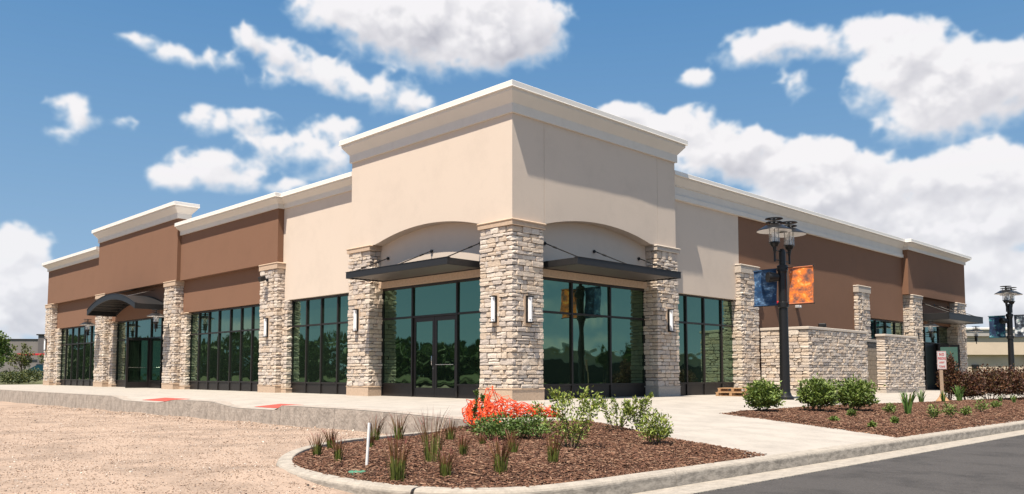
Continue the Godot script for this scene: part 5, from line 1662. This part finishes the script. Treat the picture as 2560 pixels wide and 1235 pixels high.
func make_far() -> void:
	var green := [Color(0.06, 0.10, 0.02), Color(0.085, 0.13, 0.03), Color(0.045, 0.075, 0.016)]
	# grey shop beyond the left end
	var fwd := Vector3(0.7027, 0, -0.7115)
	var rgt := Vector3(0.7115, 0, 0.7027)
	var cam := Vector3(-15.46, 0, 15.65)
	var at := func(depth: float, side: float) -> Vector3: return cam + fwd * depth + rgt * side
	var yaw := atan2(rgt.x, rgt.z) - PI / 2   # local x along the picture
	var gr := far_building("grey_shop", "low dark grey shop with a thin red stripe at the far left", at.call(112.0, -66.0), yaw + 0.08)
	var dark := tmat(0.135, 0.125, 0.13, 0.9, mottle(81, [[0.02, 1.0]], 0.9, 1.08, 256), 0.1)
	var mid := tmat(0.20, 0.185, 0.18, 0.9, mottle(82, [[0.02, 1.0]], 0.9, 1.08, 256), 0.1)
	part(gr, "wall", MB.new().box(-20, 2.2, -1, 5.4, -6, -0.3), mid)
	part(gr, "wall", MB.new().box(2.2, 24.0, -1, 6.0, -6, 0.0), dark)
	part(gr, "parapet_cap", MB.new().bbox(2.0, 24.2, 6.0, 6.16, -6, 0.15, 0.02), M.metal)
	part(gr, "parapet_cap", MB.new().bbox(-20, 1.99, 5.4, 5.52, -6, -0.2, 0.02), M.metal)
	part(gr, "stripe", MB.new().bbox(-0.4, 6.8, 3.3, 3.55, 0.01, 0.08, 0.01), M.red)
	var disc := MB.new()
	disc.tube([Vector3(9.2, 4.75, 0.0), Vector3(9.2, 4.75, 0.16)], [0.95, 0.93], 28)
	part(gr, "round_sign", disc, mat(0.36, 0.02, 0.06, 0.6))
	part(gr, "entrance_hood", MB.new().bbox(7.9, 12.0, 3.25, 3.75, 0.02, 1.2, 0.03), mat(0.09, 0.03, 0.03, 0.7))
	part(gr, "column", MB.new().bbox(7.9, 8.4, -1, 3.24, 0.4, 0.9, 0.02), M.post_wood)
	tree("maple_tree", "small bright green tree at the far left edge", at.call(62.0, -38.6) + Vector3(0, 0.1, 0), 3.9, 3.4, 2600, 0.22, [Color(0.09, 0.15, 0.02), Color(0.12, 0.19, 0.03), Color(0.06, 0.11, 0.018)], 2001, 0.25, "trees beyond the left end")
	tree("young_tree", "thin yellow green young tree before the grey shop", at.call(78.0, -45.9) + Vector3(0, 0.1, 0), 3.6, 2.4, 900, 0.2, [Color(0.12, 0.14, 0.03), Color(0.10, 0.11, 0.03)], 2002, 0.25, "trees beyond the left end")
	tree("young_tree", "thin young tree right beside the building's far left pier", at.call(86.0, -47.9) + Vector3(0, 0.1, 0), 3.6, 2.0, 700, 0.2, [Color(0.10, 0.12, 0.03), Color(0.08, 0.09, 0.03)], 2003, 0.25, "trees beyond the left end")
	for s in [[58.0, -35.0, 1.0, 2.6, "grey green bush at the far left under the small tree", 1], [57.0, -33.9, 0.9, 2.2, "dark green bush at the far left beside the car", 2], [60.0, -35.9, 0.7, 3.0, "low yellow green bush at the far left edge", 3], [66.0, -38.0, 1.2, 2.4, "brown green bush behind the parked car's front", 4]]:
		shrub("far_bush", s[4], at.call(s[0], s[1]) + Vector3(0, 0.05, 0), s[2], s[3], 1100, 0.17, [Color(0.06, 0.085, 0.04), Color(0.085, 0.11, 0.04), Color(0.11, 0.12, 0.03)], 2050 + s[5], {"group": "bushes beyond the left end"})
	car("dark blue car parked beyond the far left pier", at.call(70.0, -39.3) + Vector3(0, 0.0, 0), yaw + 0.3, mat(0.012, 0.022, 0.04, 0.25, 0.3), 1)
	# long tan shop beyond the right end
	var tn := far_building("tan_shop", "long low tan shop with white parapet beyond the copper hedge", at.call(86.0, 47.0), yaw + 0.02)
	var cream := tmat(0.55, 0.46, 0.36, 0.9, mottle(83, [[0.02, 1.0]], 0.92, 1.06, 256), 0.1)
	part(tn, "wall", MB.new().box(-6.0, 40.0, 2.75, 4.65, -8, 0.0), cream)
	part(tn, "wall", MB.new().box(-6.0, 6.2, -1.5, 2.74, -8, -0.5), cream)
	part(tn, "parapet", MB.new().box(-6.0, 40.0, 4.66, 5.3, -8, 0.25), mat(0.36, 0.34, 0.33, 0.8))
	part(tn, "coping", MB.new().bbox(-6.2, 40.2, 5.31, 5.55, -8, 0.4, 0.03), M.coping)
	part(tn, "pier", MB.new().bbox(6.3, 9.2, -1.5, 2.74, -0.5, 0.05, 0.03), M.stones[2])
	part(tn, "wall", MB.new().box(9.21, 12.0, -1.5, 2.74, -8, -0.4), cream)
	for k in 9: part(tn, "shade_pane", MB.new().box(12.1 + k * 3.1, 15.0 + k * 3.1, -1.2, 0.95, -0.6, -0.45), M.glass)  # dark panes stand in for the shade along the shop front
	part(tn, "shop_floor", MB.new().box(12.0, 40.0, -1.5, -1.21, -3, -0.2), M.castgrey)
	part(tn, "wall", MB.new().box(12.01, 40.0, 1.01, 2.74, -8, -0.2), cream)
	part(tn, "wall_light", MB.new().bbox(0.6, 1.2, 1.3, 1.75, -0.48, -0.1, 0.05), M.black)
	# what the glass mirrors: a wooded ridge west of the lot, and shops with trees across the street
	rng.seed = 5
	var ridge := MB.new()
	ridge.colored = true
	var line := Curve2D.new()
	for q in [Vector2(-12, -175), Vector2(-34, -150), Vector2(-66, -112), Vector2(-110, -50), Vector2(-140, 30), Vector2(-150, 110)]: line.add_point(q)
	var count := 80
	for k in count:
		rng.seed = 9000 + k
		var on := line.sample_baked(line.get_baked_length() * k / float(count - 1))
		var x := on.x + rng.randf_range(-5, 5)
		var z := on.y + rng.randf_range(-5, 5)
		var hgt := rng.randf_range(4.6, 7.6)
		for i in 620:
			var d := rvec()
			var p := Vector3(x + d.x * 5.0, hgt * 0.5 + d.y * hgt * 0.52, z + d.z * 5.0)
			ridge.col = green[rng.randi() % 3] * rng.randf_range(0.6, 1.2)
			leaf(ridge, p, rvec(), rvec(), 1.15, 0.45)
	var rg := part(self, "woodland", ridge, M.leaf)
	rg.set_meta("kind", "stuff")
	rg.set_meta("label", "far wooded ridge mirrored in the left shop windows")
	var os := far_building("street_shop", "low tan shop across the street mirrored in the tower window", Vector3(80.0, -0.6, 62.0), PI)
	part(os, "wall", MB.new().box(-45, 45, -0.5, 4.6, -8, 0.0), cream)
	part(os, "coping", MB.new().bbox(-45.2, 45.2, 4.61, 4.9, -8, 0.2, 0.03), M.coping)
	part(os, "shopfront", MB.new().box(-44, 44, -0.2, 2.9, 0.01, 0.15), M.metal)
	tree("street_tree", "small tree across the street mirrored left in the tower window", Vector3(39.5, -0.5, 28.0), 3.9, 2.0, 1500, 0.2, green, 2101, 0.42, "trees across the street")
	tree("street_tree", "small tree across the street mirrored right in the tower window", Vector3(44.0, -0.5, 28.5), 3.9, 1.9, 1500, 0.2, green, 2102, 0.42, "trees across the street")

func _ready() -> void:
	# ---- camera: level tripod view, lens tilted up four degrees and shifted
	var cam := Camera3D.new()
	cam.name = "camera"
	var p := deg_to_rad(4.0)
	var w0 := Vector3(0.70266507, 0, -0.71152076)
	var r := Vector3(0.71152076, 0, 0.70266507)
	var w := w0 * cos(p) + Vector3.UP * sin(p)
	var u := Vector3.UP * cos(p) - w0 * sin(p)
	cam.transform = Transform3D(Basis(r, u, -w), Vector3(-15.46389, 0.685, 15.64826))
	var near := 0.1
	var f := 2083.911
	cam.set_frustum(near * 1235.0 / f, Vector2(0.0, near * (791.279 - 617.5) / f), near, 1500.0)
	add_child(cam)
	cam.current = true
	# ---- sky, sun, exposure
	cloud_b = noise(102, 0.035, 5)
	var env := Environment.new()
	env.background_mode = Environment.BG_SKY
	env.sky = make_sky()
	env.background_energy_multiplier = 0.555
	env.ambient_light_source = Environment.AMBIENT_SOURCE_SKY
	env.tonemap_mode = Environment.TONE_MAPPER_LINEAR
	env.tonemap_exposure = 1.8
	env.sdfgi_enabled = true
	env.ssao_enabled = true
	env.ssil_enabled = true
	var we := WorldEnvironment.new()
	we.name = "world_environment"
	we.environment = env
	add_child(we)
	var sun := DirectionalLight3D.new()
	sun.name = "sun"
	sun.light_energy = 1.6
	sun.light_color = Color(1.0, 0.95, 0.88)
	sun.light_angular_distance = 0.55
	sun.shadow_enabled = true
	sun.directional_shadow_max_distance = 150.0
	add_child(sun)
	sun.look_at_from_position(SUN * 20.0, Vector3.ZERO, Vector3.UP)
	print("sky done ", Time.get_ticks_msec())
	# ---- the place
	make_materials()
	print("materials ", Time.get_ticks_msec())
	make_ground()
	print("ground ", Time.get_ticks_msec())
	make_building()
	make_enclosure()
	print("building ", Time.get_ticks_msec())
	make_far()
	make_props()
	make_plants()
	print("all ", Time.get_ticks_msec())
